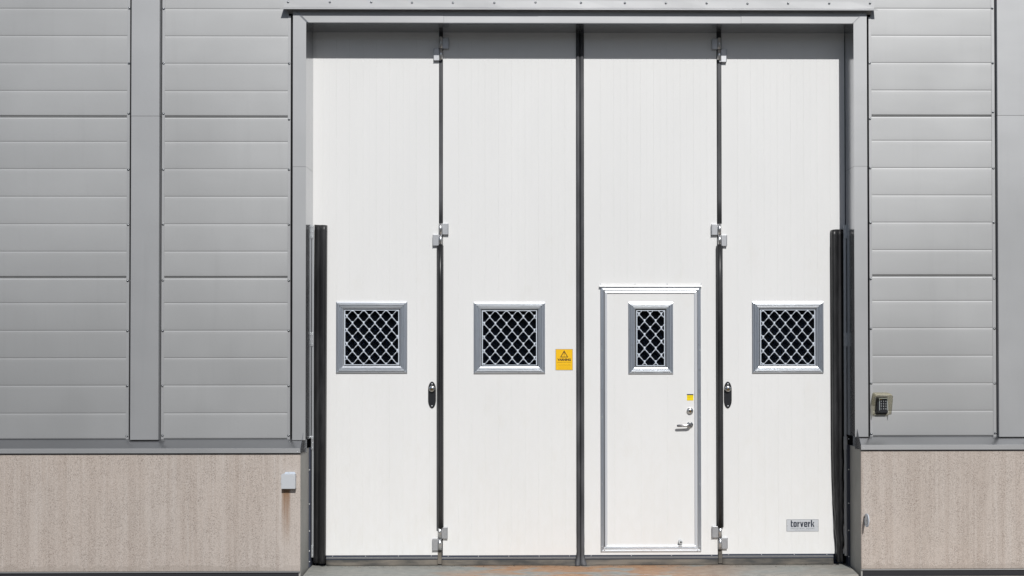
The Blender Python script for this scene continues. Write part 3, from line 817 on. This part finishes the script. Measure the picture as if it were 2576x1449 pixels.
for lf, a, b, y0, y1, sd in ((LEAVES[0], 1100.6, 1115.2, 618, 1327, -1), (LEAVES[2], 1802.3, 1818.4, 618.5, 1325, -1)):
    g_ = thing('finger_guard', ('slim black rubber finger guard covering the left hinge line' if lf is LEAVES[0] else 'slim black rubber finger guard between passage door and right leaf'), 'rubber guard', ((X(a, 0)+X(b, 0))/2, -.01, Z(y1, 0)), 'slim rubber guards over the hinge lines')
    halftube('guard_sleeve', a, b, y0, y1, g_, 'rubber', .040, Yb=-.004, dpx=.6)
    # flap behind, seen at the left edge
    x0, x1 = X(a-1.8, 0), X(a+3, 0)
    zt, zb = Z(y0+5, 0), Z(y1+8, 0)
    m = MB(); m.add([(x0, y, z) for y in (-.006, -.002) for z in (zb+.006, zt-.006)] + [(x1, y, z) for y in (-.006, -.002) for z in (zb-.004, zt+.004)],
                    [(0, 1, 3, 2), (4, 6, 7, 5), (0, 4, 5, 1), (2, 3, 7, 6), (0, 2, 6, 4), (1, 5, 7, 3)])
    m.build('guard_flap', M['seal'], g_)
# centre seal: two rubber bulbs pressed together, crumpled at the foot
for li, a, b, lab in ((1, 1449.4, 1459.3, -1), (2, 1459.5, 1469.6, 1)):
    x0, x1 = X(a, -.01), X(b, -.01); r = (x1-x0)/2; c = (x0+x1)/2; rings = []
    zt = GT+.01; n_ = 12
    zl = [.001, .012, .03, .055, .08, .11, .15, .2, .27, .36, .5, .8, 1.4, 2.2, 3.0, zt]
    for z in zl:
        fl = max(0, 1-z/.075)**1.3; cr_ = max(0, 1-z/.45)
        wob = .0022*math.sin(z*60+li)*cr_ + .0015*math.sin(z*140)*cr_
        rr = []
        for i in range(n_+1):
            t = math.pi*i/n_
            xx = c - r*math.cos(t)*(1+.9*fl) + lab*fl*.012 + wob*.6
            yy = -.0005 - .018*max(0.0, math.sin(t))**.7*(1+.9*fl) - .012*fl + wob*math.sin(t*3+z*9)*.9
            rr.append((xx, yy, z))
        rings.append(rr)
    MB().loft(rings, closed=True, smooth=True).build('middle_seal', M['seal'], LEAVES[li])
MB().box(X(1449.6, 0), X(1469.4, 0), .0015, .04, .0, GT+.01).build('seal_core', M['rubber'], LEAVES[1])

# side guards: big black rubber sleeves beside the jambs
def side_guard(left):
    if left:
        g_ = thing('finger_guard', 'wide black rubber finger guard along the left jamb', 'rubber guard', (X(805, 0), -.02, 0), 'wide rubber guards beside the jambs')
        a, b, y0, y1 = 789.0, 821.8, 565.3, 1417
    else:
        g_ = thing('finger_guard', 'wide black rubber finger guard along the right jamb, crumpled near its foot', 'rubber guard', (X(2105, 0), -.02, 0), 'wide rubber guards beside the jambs')
        a, b, y0, y1 = 2091.8, 2124, 577.8, 1413
    n_ = 26; rings = []; pr = .062; rnd = random.Random(3 if left else 5)
    zt, zb = Z(y0, -.03, a), max(Z(y1, -.03, a), .004)
    nz_ = 60
    for j in range(nz_+1):
        t = j/nz_; z = zb+(zt-zb)*t
        if left: xa_, xb_ = X(a+(1-t)*-3.5, -.03, 700), X(b-(1-t)*2.2, -.03, 700)
        else:
            k = max(0, 1-t*2.6)
            xa_, xb_ = X(a+(1-t)*.5+k*k*11, -.03, 700), X(b-k*2.5, -.03, 700)
        c, r = (xa_+xb_)/2, (xb_-xa_)/2
        cr_ = (max(0, 1-t*2.3) if not left else max(0, 1-t*14)*.6)
        rr = []
        for i in range(n_+1):
            th = math.pi*i/n_
            # a rolled sleeve toward the opening, falling back flat near the jamb
            u = -math.cos(th)
            q = u if left else -u
            prof = pr*(.55+.45*q)*max(0.0, math.sin(th))**.55 if True else 0
            prof = prof*(1 - .25*math.exp(-((q+.15)/.22)**2))
            amp = .009*cr_
            y = -.004 - prof + amp*math.sin(z*38+u*5)+amp*.7*math.sin(z*77-u*9+1)
            x = c+u*r + amp*.4*math.sin(z*31+2)
            zz = z + (.012*math.cos(th*1.0+.6) *(1 if left else -1) if j == nz_ else 0)*.35
            rr.append((x, y, zz))
        rings.append(rr)
    MB().loft(rings, closed=True, smooth=True).build('guard_sleeve', M['rubber'], g_)
    if not left:
        x0, x1 = X(2088, -.004, 700), X(2096, -.004, 700)
        m = MB(); rings = []
        for j in range(20):
            t = j/19; z = Z(1400, 0, 2090)+(Z(581, 0, 2090)-Z(1400, 0, 2090))*t; k = max(0, 1-t*2.6)
            ins_ = .006*(1 if j == 19 else 0); xx = X(2088.2+.6*(1-t)+k*k*10, -.004, 700)
            rings.append([(xx+ins_, -.008, z), (xx+.03, -.008, z), (xx+.03, -.003, z), (xx+ins_, -.003, z)])
        m.loft(rings, smooth=False); m.build('guard_flap', M['seal'], g_)
    # zinc rail clamping the sleeve, with its brackets
    if left: xa_, xb_, y0r, y1r = 784.6, 789.2, 568, 1400
    else: xa_, xb_, y0r, y1r = 2123.2, 2129.6, 569, 1398
    Yr = -.040 if left else -.030
    x0, x1, z0, z1 = R(xa_, y0r, xb_, y1r, Yr)
    m = MB(); m.box(x0, x1, Yr, Yr+.003, z0, z1)
    xe = x0 if left else x1-.002
    m.box(xe, xe+.002, Yr+.003, -.03, z0, z1)
    m.build('clamp_rail', M['zinc_strip'], g_, bevel=.0006)
    for yb0, yb1 in ((566, 600), (837, 871), (1098, 1131), (1372, 1402)):
        if not left and yb0 > 1300: continue
        bx0, bx1, bz0, bz1 = R(xa_-1.5 if left else xa_-1, yb0, xb_-1 if left else xb_+1.8, yb1, Yr-.003)
        MB().box(bx0, bx1, Yr-.006, Yr-.0005, bz0, bz1).build('bracket', M['zinc_strip'], g_, bevel=.0008)
        for q in (yb0+5, (yb0+yb1)/2, yb1-5): screw(g_, (xa_+xb_)/2-(1 if left else 0)+.4, q, Yr-.006, small=True)
    return g_
side_guard(True); side_guard(False)

# ------------------------------------------------------------------ lock plates
def lock_plate(leaf, px0, px1, y0, y1, kx, ky, name='lock_plate'):
    x0, x1, z0, z1 = R(px0, y0, px1, y1, -.004); c, h = (x0+x1)/2, (x1-x0)/2; zc, hz = (z0+z1)/2, (z1-z0)/2
    pts = []; ns = 40
    for i in range(ns):
        t = 2*math.pi*i/ns; ct, st_ = math.cos(t), math.sin(t)
        zz = hz*math.copysign(abs(st_)**.85, st_)
        ww = h if abs(zz) < hz*.42 else h*math.sqrt(max(0, 1-((abs(zz)-hz*.42)/(hz*.58))**1.75))
        pts.append((c+ww*math.copysign(1, ct)*(1 if abs(zz) < hz*.999 else 0)*(min(1, abs(ct)*30)), zz+zc))
    rings = [[(x, -.0006, z) for x, z in pts], [(x, -.006, z) for x, z in pts], [(c+(x-c)*.9, -.0085, zc+(z-zc)*.97) for x, z in pts]]
    o = MB().loft(rings, smooth=False).build(name, M['black_plastic'], leaf, bevel=.0005)
    kx_, kz_ = at(kx, ky, -.02); r = .0245
    b = MB(); b.cyl((kx_, -.008, kz_), (kx_, -.013, kz_), r*1.05, r*1.02, n=32); b.cyl((kx_, -.013, kz_), (kx_, -.026, kz_), r*1.0, r*.93, n=32, caps=False)
    b.dome((kx_, -.026, kz_), (0, -1, 0), r*.93, .008, n=32, m=6); b.build('lock_cylinder', M['chrome'], o)
    b = MB(); b.cyl((kx_+.001, -.030, kz_-.004), (kx_+.001, -.0352, kz_-.004), .0075, n=20); b.build('keyhole', M['brass'], o)
    for zz in (z1-.018, z0+.018): q = inst(proto_small, 'rivet', o, (c, -.0086, zz)); q.scale = (1.1, .6, 1.1)
    return o
lock_plate(LEAVES[0], 1077, 1096.6, 960, 1026.8, 1086.6, 978)
lock_plate(LEAVES[3], 1821.3, 1840.7, 960, 1026.8, 1831, 978)

# ------------------------------------------------------------------ passage door
x0, x1, z0, z1 = R(1511.2, 721.5, 1763.6, 1387.6, -.01)
PD = thing('passage_door', 'narrow white passage door with a tall grilled window and lever handle', 'door', ((x0+x1)/2, 0, z0))
OUT = [(0, 0), (0, -.010), (.002, -.012), (.010, -.0125), (.012, -.0105), (.014, -.0128), (.023, -.0140), (.0262, -.0140), (.0266, -.006), (.0266, .03), (.025, .03), (.025, 0)]
frame((x0, x1, z0, z1), OUT, PD, ('frame_rail', 'frame_stile'))
ix = .0315
INN = [(0, 0), (0, -.006), (.003, -.0085), (.010, -.0105), (.0185, -.0090), (.0205, -.0045), (.0205, 0)]
for s_ in 'TBLR':
    mitred(x0+ix, x1-ix, z0+ix, z1-ix, INN, s_).build('edge_rail' if s_ in 'TB' else 'edge_stile', M['alu_h'] if s_ in 'TB' else M['plate'], PD)  # paler satin colour on the stiles stands in for a light reflection
w_, hole = window(PD, (1581, 760.2), (1693.5, 941), (1607.3, 790.75), nx=28.2, nz=34.5)
s0 = ix+.0190
grooved(x0+s0, x1-s0, z0+s0, z1-s0, -.002, hole, X(1545.7, 0), step=.104, parent=PD, name='door_skin', depth=.04)
# drip cap over the door
a, b, c_, e = R(1507.4, 712.2, 1765.7, 721.3, -.02)
m = MB(); pr = [(-.0006, e), (-.0025, e-.001), (-.004, c_+.014), (-.024, c_+.003), (-.025, c_), (-.022, c_), (-.003, c_+.010), (-.0006, c_+.010)]
m.loft([[(x, y, z) for (y, z) in pr] for x in (a, b)], smooth=False); m.build('drip_cap', M['white'], PD)
for p in (1510.5, 1597.5, 1678.5, 1763.5): screw(PD, p, 714.3, -.003, small=True)
for y in (881.5, 1049.5, 1218, 1375.5):
    screw(PD, 1514.6, y, -.0125, small=True); screw(PD, 1760.5, y, -.0125, small=True)
for p in (1521, 1638.7, 1755): screw(PD, p, 1384.5, -.0125, small=True)
# lock cylinder, handle
def rosette(px, py, r, y1=-.012, name='rose', parent=PD):
    x, z = at(px, py, -.015); b = MB()
    b.cyl((x, -.0025, z), (x, y1, z), r, r*.97, n=36, caps=False); b.dome((x, y1, z), (0, -1, 0), r*.97, .003, n=36, m=3)
    return b.build(name, M['chrome'], parent), x, z
o, x, z = rosette(1736, 1033.8, .0262, -.012, 'lock_cylinder')
b = MB(); b.cyl((x, -.014, z), (x, -.024, z), .0195, .0165, n=28, caps=False); b.dome((x, -.024, z), (0, -1, 0), .0165, .003, n=28, m=3); b.build('lock_core', M['chrome'], o)
b = MB(); b.cyl((x+.001, -.026, z-.005), (x+.001, -.0292, z-.005), .0065, n=18); b.build('keyhole', M['brass'], o)
o, x, z = rosette(1736, 1068.8, .0255, -.010, 'handle')
path = [(x, -.010, z), (x, -.030, z), (x-.006, -.043, z), (x-.020, -.048, z-.001), (x-.060, -.047, z-.003), (x-.100, -.046, z-.005), (x-.108, -.046, z-.005)]
rads = [(.0105, .0105), (.010, .010), (.0098, .0105), (.0075, .0105), (.0065, .0100), (.0065, .0100), (.004, .007)]
rings = []; nn = 16
for i, (p, (ry, rz)) in enumerate(zip(path, rads)):
    q0 = Vector(path[max(0, i-1)]); q1 = Vector(path[min(len(path)-1, i+1)]); dv = (q1-q0).normalized()
    side = dv.cross(Vector((0, 0, 1))).normalized()
    rings.append([tuple(Vector(p) + side*ry*math.cos(2*math.pi*k/nn) + Vector((0, 0, 1))*rz*math.sin(2*math.pi*k/nn)) for k in range(nn)])
MB().loft(rings, smooth=True).build('lever', M['dark_chrome'], o)
# round door stop low on the passage door
x, z = at(1712.3, 1364, -.03)
o = MB(); o.cyl((x, -.0025, z), (x, -.034, z), .0165, .0155, n=28); o.box(x-.013, x+.012, -.022, -.0024, z-.034, z-.008)
o = o.build('door_stop', M['white_plastic'], PD, bevel=.0012)
b = MB(); b.cyl((x+.0015, -.0335, z), (x+.0015, -.0362, z), .0078, n=20); b.build('stop_buffer', M['steel_screw'], o)

# ------------------------------------------------------------------ writing
def text(body, name, parent, m, cx, cz, Y, width, height=None, bold=0.0, space=1.0, align='CENTER'):
    cu = bpy.data.curves.new(name, 'FONT'); cu.body = body; cu.size = 1; cu.offset = bold; cu.space_character = space
    cu.extrude = 0; cu.resolution_u = 4
    ob = bpy.data.objects.new('tmp', cu); C.objects.link(ob); bpy.context.view_layer.update()
    me = bpy.data.meshes.new_from_object(ob.evaluated_get(bpy.context.evaluated_depsgraph_get()))
    bpy.data.objects.remove(ob)
    xs = [v.co.x for v in me.vertices]; ys = [v.co.y for v in me.vertices]
    sx = width/(max(xs)-min(xs)); sy = sx if height is None else height/(max(ys)-min(ys))
    mx, my = (max(xs)+min(xs))/2, (max(ys)+min(ys))/2
    for v in me.vertices: v.co = ((v.co.x-mx)*sx+cx, Y, (v.co.y-my)*sy+cz)
    me.materials.clear(); me.materials.append(M[m]); me.name = name
    o = bpy.data.objects.new(name, me); C.objects.link(o)
    o.parent = parent; o.matrix_parent_inverse = Matrix.Translation(-wloc(parent)); return o
PXM = 1/319.5
def sheet(px0, py0, px1, py1, Y, th):
    x0, x1, z0, z1 = R(px0, py0, px1, py1, Y-th); return x0, x1, z0, z1

# yellow warning sign
x0, x1, z0, z1 = sheet(1397.6, 878, 1440.9, 931.2, 0, .001)
SG = thing('warning_sign', 'yellow warning sign with black triangle and the word VARNING', 'sign', ((x0+x1)/2, 0, z0))
MB().box(x0, x1, -.0016, -.0002, z0, z1).build('sign_edge', M['greyink'], SG)
e = .0022; MB().box(x0+e, x1-e, -.0022, -.0015, z0+e, z1-e).build('sign_face', M['yellow'], SG)
W_, H_ = x1-x0, z1-z0; cx = (x0+x1)/2
def sy_(t): return z1 - H_*t     # t: share of the height from the top
tri = [(cx, sy_(.060)), (cx+W_*.235, sy_(.395)), (cx-W_*.235, sy_(.395))]
cen = (cx, sy_(.285))
inn = [(cen[0]+(p[0]-cen[0])*.70, cen[1]+(p[1]-cen[1])*.70) for p in tri]
m = MB(); m.add([(p[0], -.0026, p[1]) for p in tri+inn], [(0, 1, 4, 3), (1, 2, 5, 4), (2, 0, 3, 5)])
ex = W_*.022
m.add([(cx-ex, -.0026, sy_(.155)), (cx+ex, -.0026, sy_(.155)), (cx+ex*.45, -.0026, sy_(.285)), (cx-ex*.45, -.0026, sy_(.285))], [(0, 1, 2, 3)])
m.add([(cx+ex*.95*math.cos(t*math.pi/6), -.0026, sy_(.330)+ex*.95*math.sin(t*math.pi/6)) for t in range(12)], [tuple(range(12))])
m.build('warning_triangle', M['ink'], SG, normals=False)
text('VARNING', 'lettering', SG, 'ink', cx, sy_(.505), -.0026, W_*.78, H_*.120, .05)
text('FJÄRRSTYRD PORT', 'lettering', SG, 'ink_soft', cx, sy_(.637), -.0026, W_*.80, H_*.044, .025)
text('Porten kan starta automatiskt', 'lettering', SG, 'ink_soft', cx, sy_(.742), -.0026, W_*.70, H_*.028, .0)
text('Obehöriga personer har ej tillträde', 'lettering', SG, 'ink_soft', cx, sy_(.796), -.0026, W_*.80, H_*.028, .0)
text('PORTAR OCH LASTSYSTEM', 'lettering', SG, 'ink_soft', cx, sy_(.902), -.0026, W_*.66, H_*.024, .0)

# small yellow sticker on the passage door
x0, x1, z0, z1 = sheet(1728, 991.5, 1744.3, 1007.6, -.002, .001)
ST = thing('sticker', 'small yellow sticker with dark blue top band above the door lock', 'sticker', ((x0+x1)/2, -.002, z0))
hh = (z1-z0)*.17
MB().box(x0, x1, -.0030, -.0022, z0, z1-hh).build('sticker_face', M['yellow2'], ST)
MB().box(x0, x1, -.0031, -.0022, z1-hh+.0002, z1).build('header_band', M['navy'], ST)
for k, (zc_, w2, h2) in enumerate(((.42, .82, .10), (.56, .35, .05), (.92, .62, .05))):
    zz = z1-(z1-z0)*zc_; xx = x0+(x1-x0)*(.5 if k == 0 else .10+w2/2)
    text(('SÄKERHET', 'service', 'telefon 24 h')[k], 'lettering', ST, 'ink_soft', xx, zz, -.0034, (x1-x0)*w2, (z1-z0)*h2, 0)

# maker plate
x0, x1, z0, z1 = sheet(1978.8, 1306.8, 2059.1, 1336.8, 0, .002)
TP = thing('maker_plate', 'silver maker plate with the word torverk low on the right leaf', 'sign', ((x0+x1)/2, 0, z0))
MB().box(x0, x1, -.0016, -.0002, z0, z1).build('plate_edge', M['greyink'], TP)
e = .0022; MB().box(x0+e, x1-e, -.0024, -.0015, z0+e, z1-e).build('plate_face', M['plate'], TP)
# block letters drawn as strokes (no font has this narrow cut)
def strokes(m, gx, gz, s, w, h, polys):
    for poly in polys:
        m.add([(gx+s*x*w, -.0029, gz+h*z) for (x, z) in poly], [tuple(range(len(poly)))])
T = .38  # stem share of glyph width
def rect(x0, x1, z0, z1): return [(x0, z0), (x1, z0), (x1, z1), (x0, z1)]
G = {
 't': [rect(0, .55, .22, 1.32), rect(.55, 1, .76, 1.0), [(0.0, .22), (.15, 0), (1, 0), (1, .24), (.62, .24), (.55, .22)]],
 'o': [rect(0, T, .12, .88), rect(1-T, 1, .12, .88), [(0, .12), (.16, 0), (.84, 0), (1, .12), (1-T, .22), (T, .22)], [(0, .88), (T, .80), (1-T, .80), (1, .88), (.84, 1), (.16, 1)]],
 'r': [rect(0, .52, 0, 1.0), [(.52, .62), (1, .80), (1, 1.0), (.80, 1.0), (.52, .84)], rect(.72, 1, .72, 1.0)],
 'v': [[(0, 1), (.32, 1), (.58, .25), (.66, 0), (.30, 0)], [(1, 1), (.70, 1), (.42, .25), (.34, 0), (.68, 0)]],
 'e': [rect(0, T, .12, .88), rect(1-T, 1, .50, .88), rect(T, 1-T+.001, .42, .56), [(0, .12), (.16, 0), (.84, 0), (1, .12), (1, .30), (1-T, .30), (1-T, .22), (T, .22)], [(0, .88), (T, .80), (1-T, .80), (1, .88), (.84, 1), (.16, 1)], rect(1-T, 1, .42, .50)],
 'k': [rect(0, .34, 0, 1.38), [(.34, .42), (.70, 1), (1.0, 1), (.60, .50)], [(.40, .50), (.66, .62), (1.02, 0), (.68, 0)]]}
Wp, Hp = x1-x0, z1-z0
m = MB(); zb_ = z1-Hp*.625; hx_ = Hp*.42
for ch, u0, u1 in (('t', .131, .193), ('o', .213, .316), ('r', .336, .406), ('v', .425, .528), ('e', .547, .652), ('r', .671, .741), ('k', .761, .868)):
    strokes(m, x0+Wp*u0, zb_, 1, Wp*(u1-u0), hx_, G[ch])
k = {}
m.build('lettering', M['navy'], TP, normals=False)
text('INDUSTRIAL DOORS', 'lettering', TP, 'greyink', x0+Wp*.50, z1-Hp*.755, -.0029, Wp*.735, Hp*.105, .0, 1.35)
text('PORTAR OCH LASTSYSTEM', 'lettering', TP, 'greyink', x0+Wp*.50, z1-Hp*.885, -.0029, Wp*.46, Hp*.035, .0, 1.1)
for p, q in ((1981.0, 1321.2), (2056.8, 1322.2)): screw(TP, p, q, -.0024, small=True)

# ------------------------------------------------------------------ box on the plinth
x0, x1, z0, z1 = R(708, 1193.5, 743.3, 1229.3, YK-.036)
BX = thing('junction_box', 'small square grey metal box on the plinth above a brown streak', 'box', ((x0+x1)/2, YK, z0))
m = MB(); v = []
m.loft([[(x0+.004, YK-.0005, z0+.004), (x1-.002, YK-.0005, z0+.004), (x1-.002, YK-.0005, z1-.002), (x0+.004, YK-.0005, z1-.002)],
        [(x0, YK-.041, z0), (x1, YK-.041, z0), (x1, YK-.041, z1), (x0, YK-.041, z1)],
        [(x0, YK-.045, z0), (x1, YK-.045, z0), (x1, YK-.045, z1), (x0, YK-.045, z1)]], smooth=False)
m.build('box_cover', M['plate'], BX, bevel=.001)
zt = Z(1187, YK, 726)
m = MB(); m.add([(x0+.012, YK-.002, z1-.001), (x1-.006, YK-.002, z1-.001), (x1-.014, YK-.002, zt), (x0+.022, YK-.002, zt)], [(0, 1, 2, 3)])
m.add([(x0+.012, YK-.0005, z1-.001), (x1-.006, YK-.0005, z1-.001), (x1-.014, YK-.0005, zt), (x0+.022, YK-.0005, zt)], [(3, 2, 1, 0)])
m.add([(x0+.002, YK-.042, z1+.0006), (x1-.002, YK-.042, z1+.0006), (x1-.006, YK-.002, z1+.004), (x0+.010, YK-.002, z1+.004)], [(0, 1, 2, 3)])
m.build('mounting_tab', M['grille_white'], BX, normals=False)
screw(BX, 728, 1190, YK-.0025, small=True)
MB().box(x0-.007, x0+.001, YK-.028, YK-.014, (z0+z1)/2-.012, (z0+z1)/2+.012).build('side_catch', M['plate'], BX, bevel=.001)

# ------------------------------------------------------------------ round disc on the right plinth
cx, cz = at(2180.6, 1309, YK-.055)
DS = thing('wall_disc', 'small round metal disc standing edge on out of the right plinth', 'bracket', (cx, YK, cz))
nrm = Vector((-.999, -.03, .03)).normalized(); c0 = Vector((cx, YK-.055, cz))
b = MB(); b.cyl(c0-nrm*.003, c0+nrm*.003, .0515, n=40); b.build('disc', M['grille_white'], DS, bevel=.001)
b = MB(); b.cyl(c0+nrm*.003, c0+nrm*.0055, .034, .030, n=30); b.cyl(c0+nrm*.005, c0+nrm*.009, .006, n=14); b.build('disc_boss', M['galv'], DS)
b = MB(); b.box(cx-.004, cx+.005, YK-.03, YK+.002, cz-.03, cz+.03); b.build('disc_arm', M['steel_screw'], DS)

# ------------------------------------------------------------------ keypad under its hood
KB = YP-.002
kx0, kx1, kz0, kz1 = R(2205.5, 999.5, 2233.5, 1040, KB-.035)
KP = thing('keypad', 'black entry keypad under a smoked clear hood on the right wall', 'keypad', ((kx0+kx1)/2, KB, kz0))
m = MB(); m.box(kx0-.001, kx1+.001, KB-.012, KB, kz0-.008, kz1+.004)
m.build('back_plate', M['black_plastic'], KP, bevel=.003)
m = MB(); zc1 = kz0+.012
m.loft([[(kx0, KB-.012, kz0), (kx1, KB-.012, kz0), (kx1, KB-.012, kz1), (kx0, KB-.012, kz1)],
        [(kx0+.004, KB-.040, kz0+.006), (kx1-.001, KB-.040, kz0+.006), (kx1-.001, KB-.036, kz1-.004), (kx0+.004, KB-.036, kz1-.004)]], smooth=False)
body = m.build('keypad_body', M['black_plastic'], KP, bevel=.003)
M['trimgrey'] = mat('pale_trim', (.50, .55, .54), .4, .2); M['key'] = mat('key_dark', (.035, .037, .042), .35)
M['keyglyph'] = mat('key_print', (.55, .58, .58), .5)
fx0, fx1, fz0, fz1 = kx0+.018, kx1-.004, kz0+.022, kz1-.006
m = MB(); yf = KB-.0405
m.box(fx0, fx0+.0035, yf-.002, yf+.002, fz0+.002, fz1); m.box(fx1-.0035, fx1, yf-.002, yf+.002, fz0+.002, fz1)
m.box(fx0+.0035, fx1-.0035, yf-.002, yf+.002, fz1-.0045, fz1)
m.build('trim_bow', M['trimgrey'], KP, bevel=.0006)
MB().box(fx0+.006, fx0+.020, yf-.0012, yf+.001, fz1-.0115, fz1-.0075).build('maker_mark', M['brass'], KP)
gw = (fx1-fx0-.010)/3; gh = (fz1-fz0-.018)/4; digits = ['1', '2', '3', '4', '5', '6', '7', '8', '9', 'A', '0', 'B']
first = None
for r_ in range(4):
    for c_ in range(3):
        kx = fx0+.005+gw*(c_+.5); kz = fz1-.014-gh*(r_+.5)
        if first is None:
            b = MB(); nn = 16; hw, hh2 = gw*.42, gh*.42
            def ro(s, y): return [(hw*s*math.copysign(abs(math.cos(2*math.pi*i/nn))**.6, math.cos(2*math.pi*i/nn)), y, hh2*s*math.copysign(abs(math.sin(2*math.pi*i/nn))**.6, math.sin(2*math.pi*i/nn))) for i in range(nn)]
            b.loft([ro(1, .0008), ro(1, -.0022), ro(.85, -.0034)], smooth=True)
            first = b.build('key', M['key'], KP); first.location = (kx, yf, kz); kk = first
        else: kk = inst(first, 'key', KP, (kx, yf, kz))
        g_ = text(digits[r_*3+c_], 'key_print', KP, 'keyglyph', kx, kz, yf-.0040, gw*.30 if digits[r_*3+c_] != '1' else gw*.14, gh*.42, .01)
        g_.parent = kk; g_.matrix_parent_inverse = Matrix.Translation(-wloc(kk))
# hood: top, two cheeks, front rim, bottom back edge
hx0, hx1 = X(2194.9, KB, 1010), X(2234.5, KB, 1010)
hzt, hzb = Z(987.5, KB, 2215), Z(1043, KB, 2215)
hw_ = hx1-hx0; D_ = .092
f0, f1 = X(2203.5, KB-D_, 1010), X(2246.5, KB-D_, 1010)
fzt = Z(994, KB-D_, 2225); fzb = Z(1042, KB-.055, 2225); th = .0022
prof = [(0, hzt), (D_*.55, hzt-.004), (D_-.004, fzt), (D_, fzt-.004), (D_*.62, fzb), (.006, hzb)]
m = MB()
def lerp(a, b, t): return a+(b-a)*t
top = [(prof[0]), (prof[1]), (prof[2]), (prof[3])]
ringT = []
for (dd, zz) in top:
    t = dd/D_; a, b = lerp(hx0, f0, t), lerp(hx1, f1, t)
    r_ = .010
    ringT.append([(a, KB-dd, zz-r_), (a+r_*.3, KB-dd, zz-r_*.3), (a+r_, KB-dd, zz), (b-r_, KB-dd, zz), (b-r_*.3, KB-dd, zz-r_*.3), (b, KB-dd, zz-r_)])
m.loft(ringT, closed=False, smooth=True)
for side in (0, 1):
    P_ = []
    for (dd, zz) in prof:
        t = dd/D_; x = lerp(hx0, f0, t) if side == 0 else lerp(hx1, f1, t)
        P_.append((x, KB-dd, zz-(.010 if zz > fzb+.02 else 0)))
    m.add(P_, [tuple(range(len(P_)))])
hood = m.build('hood', M['hood'], KP, normals=False)
so_ = hood.modifiers.new('thick', 'SOLIDIFY'); so_.thickness = th; so_.offset = 0
# edges of the moulding (thicker rim)
M['rim'] = mat('smoked_rim', (.12, .115, .09), .25)
m = MB(); rr = .0014
def rod(a, b): m.cyl(a, b, rr, n=8)
fr = [(f0, KB-prof[4][0]*1.0, fzb), (f0, KB-D_, fzt-.012), (f0+.008, KB-D_, fzt-.003), (f1-.008, KB-D_, fzt-.003), (f1, KB-D_, fzt-.012), (lerp(hx1, f1, .62), KB-prof[4][0], fzb)]
fr[0] = (lerp(hx0, f0, .62), KB-prof[4][0], fzb)
for i in range(5): rod(fr[i], fr[i+1])
rod(fr[0], (hx0, KB-.006, hzb)); rod(fr[5], (hx1, KB-.006, hzb)); rod((hx0, KB-.004, hzb), (hx1, KB-.004, hzb))
m.build('hood_rim', M['rim'], KP)
MB().box(hx0+.004, hx1-.004, KB-.016, KB-.001, hzb-.002, hzb+.005).build('hood_foot', M['hood'], KP, bevel=.001)
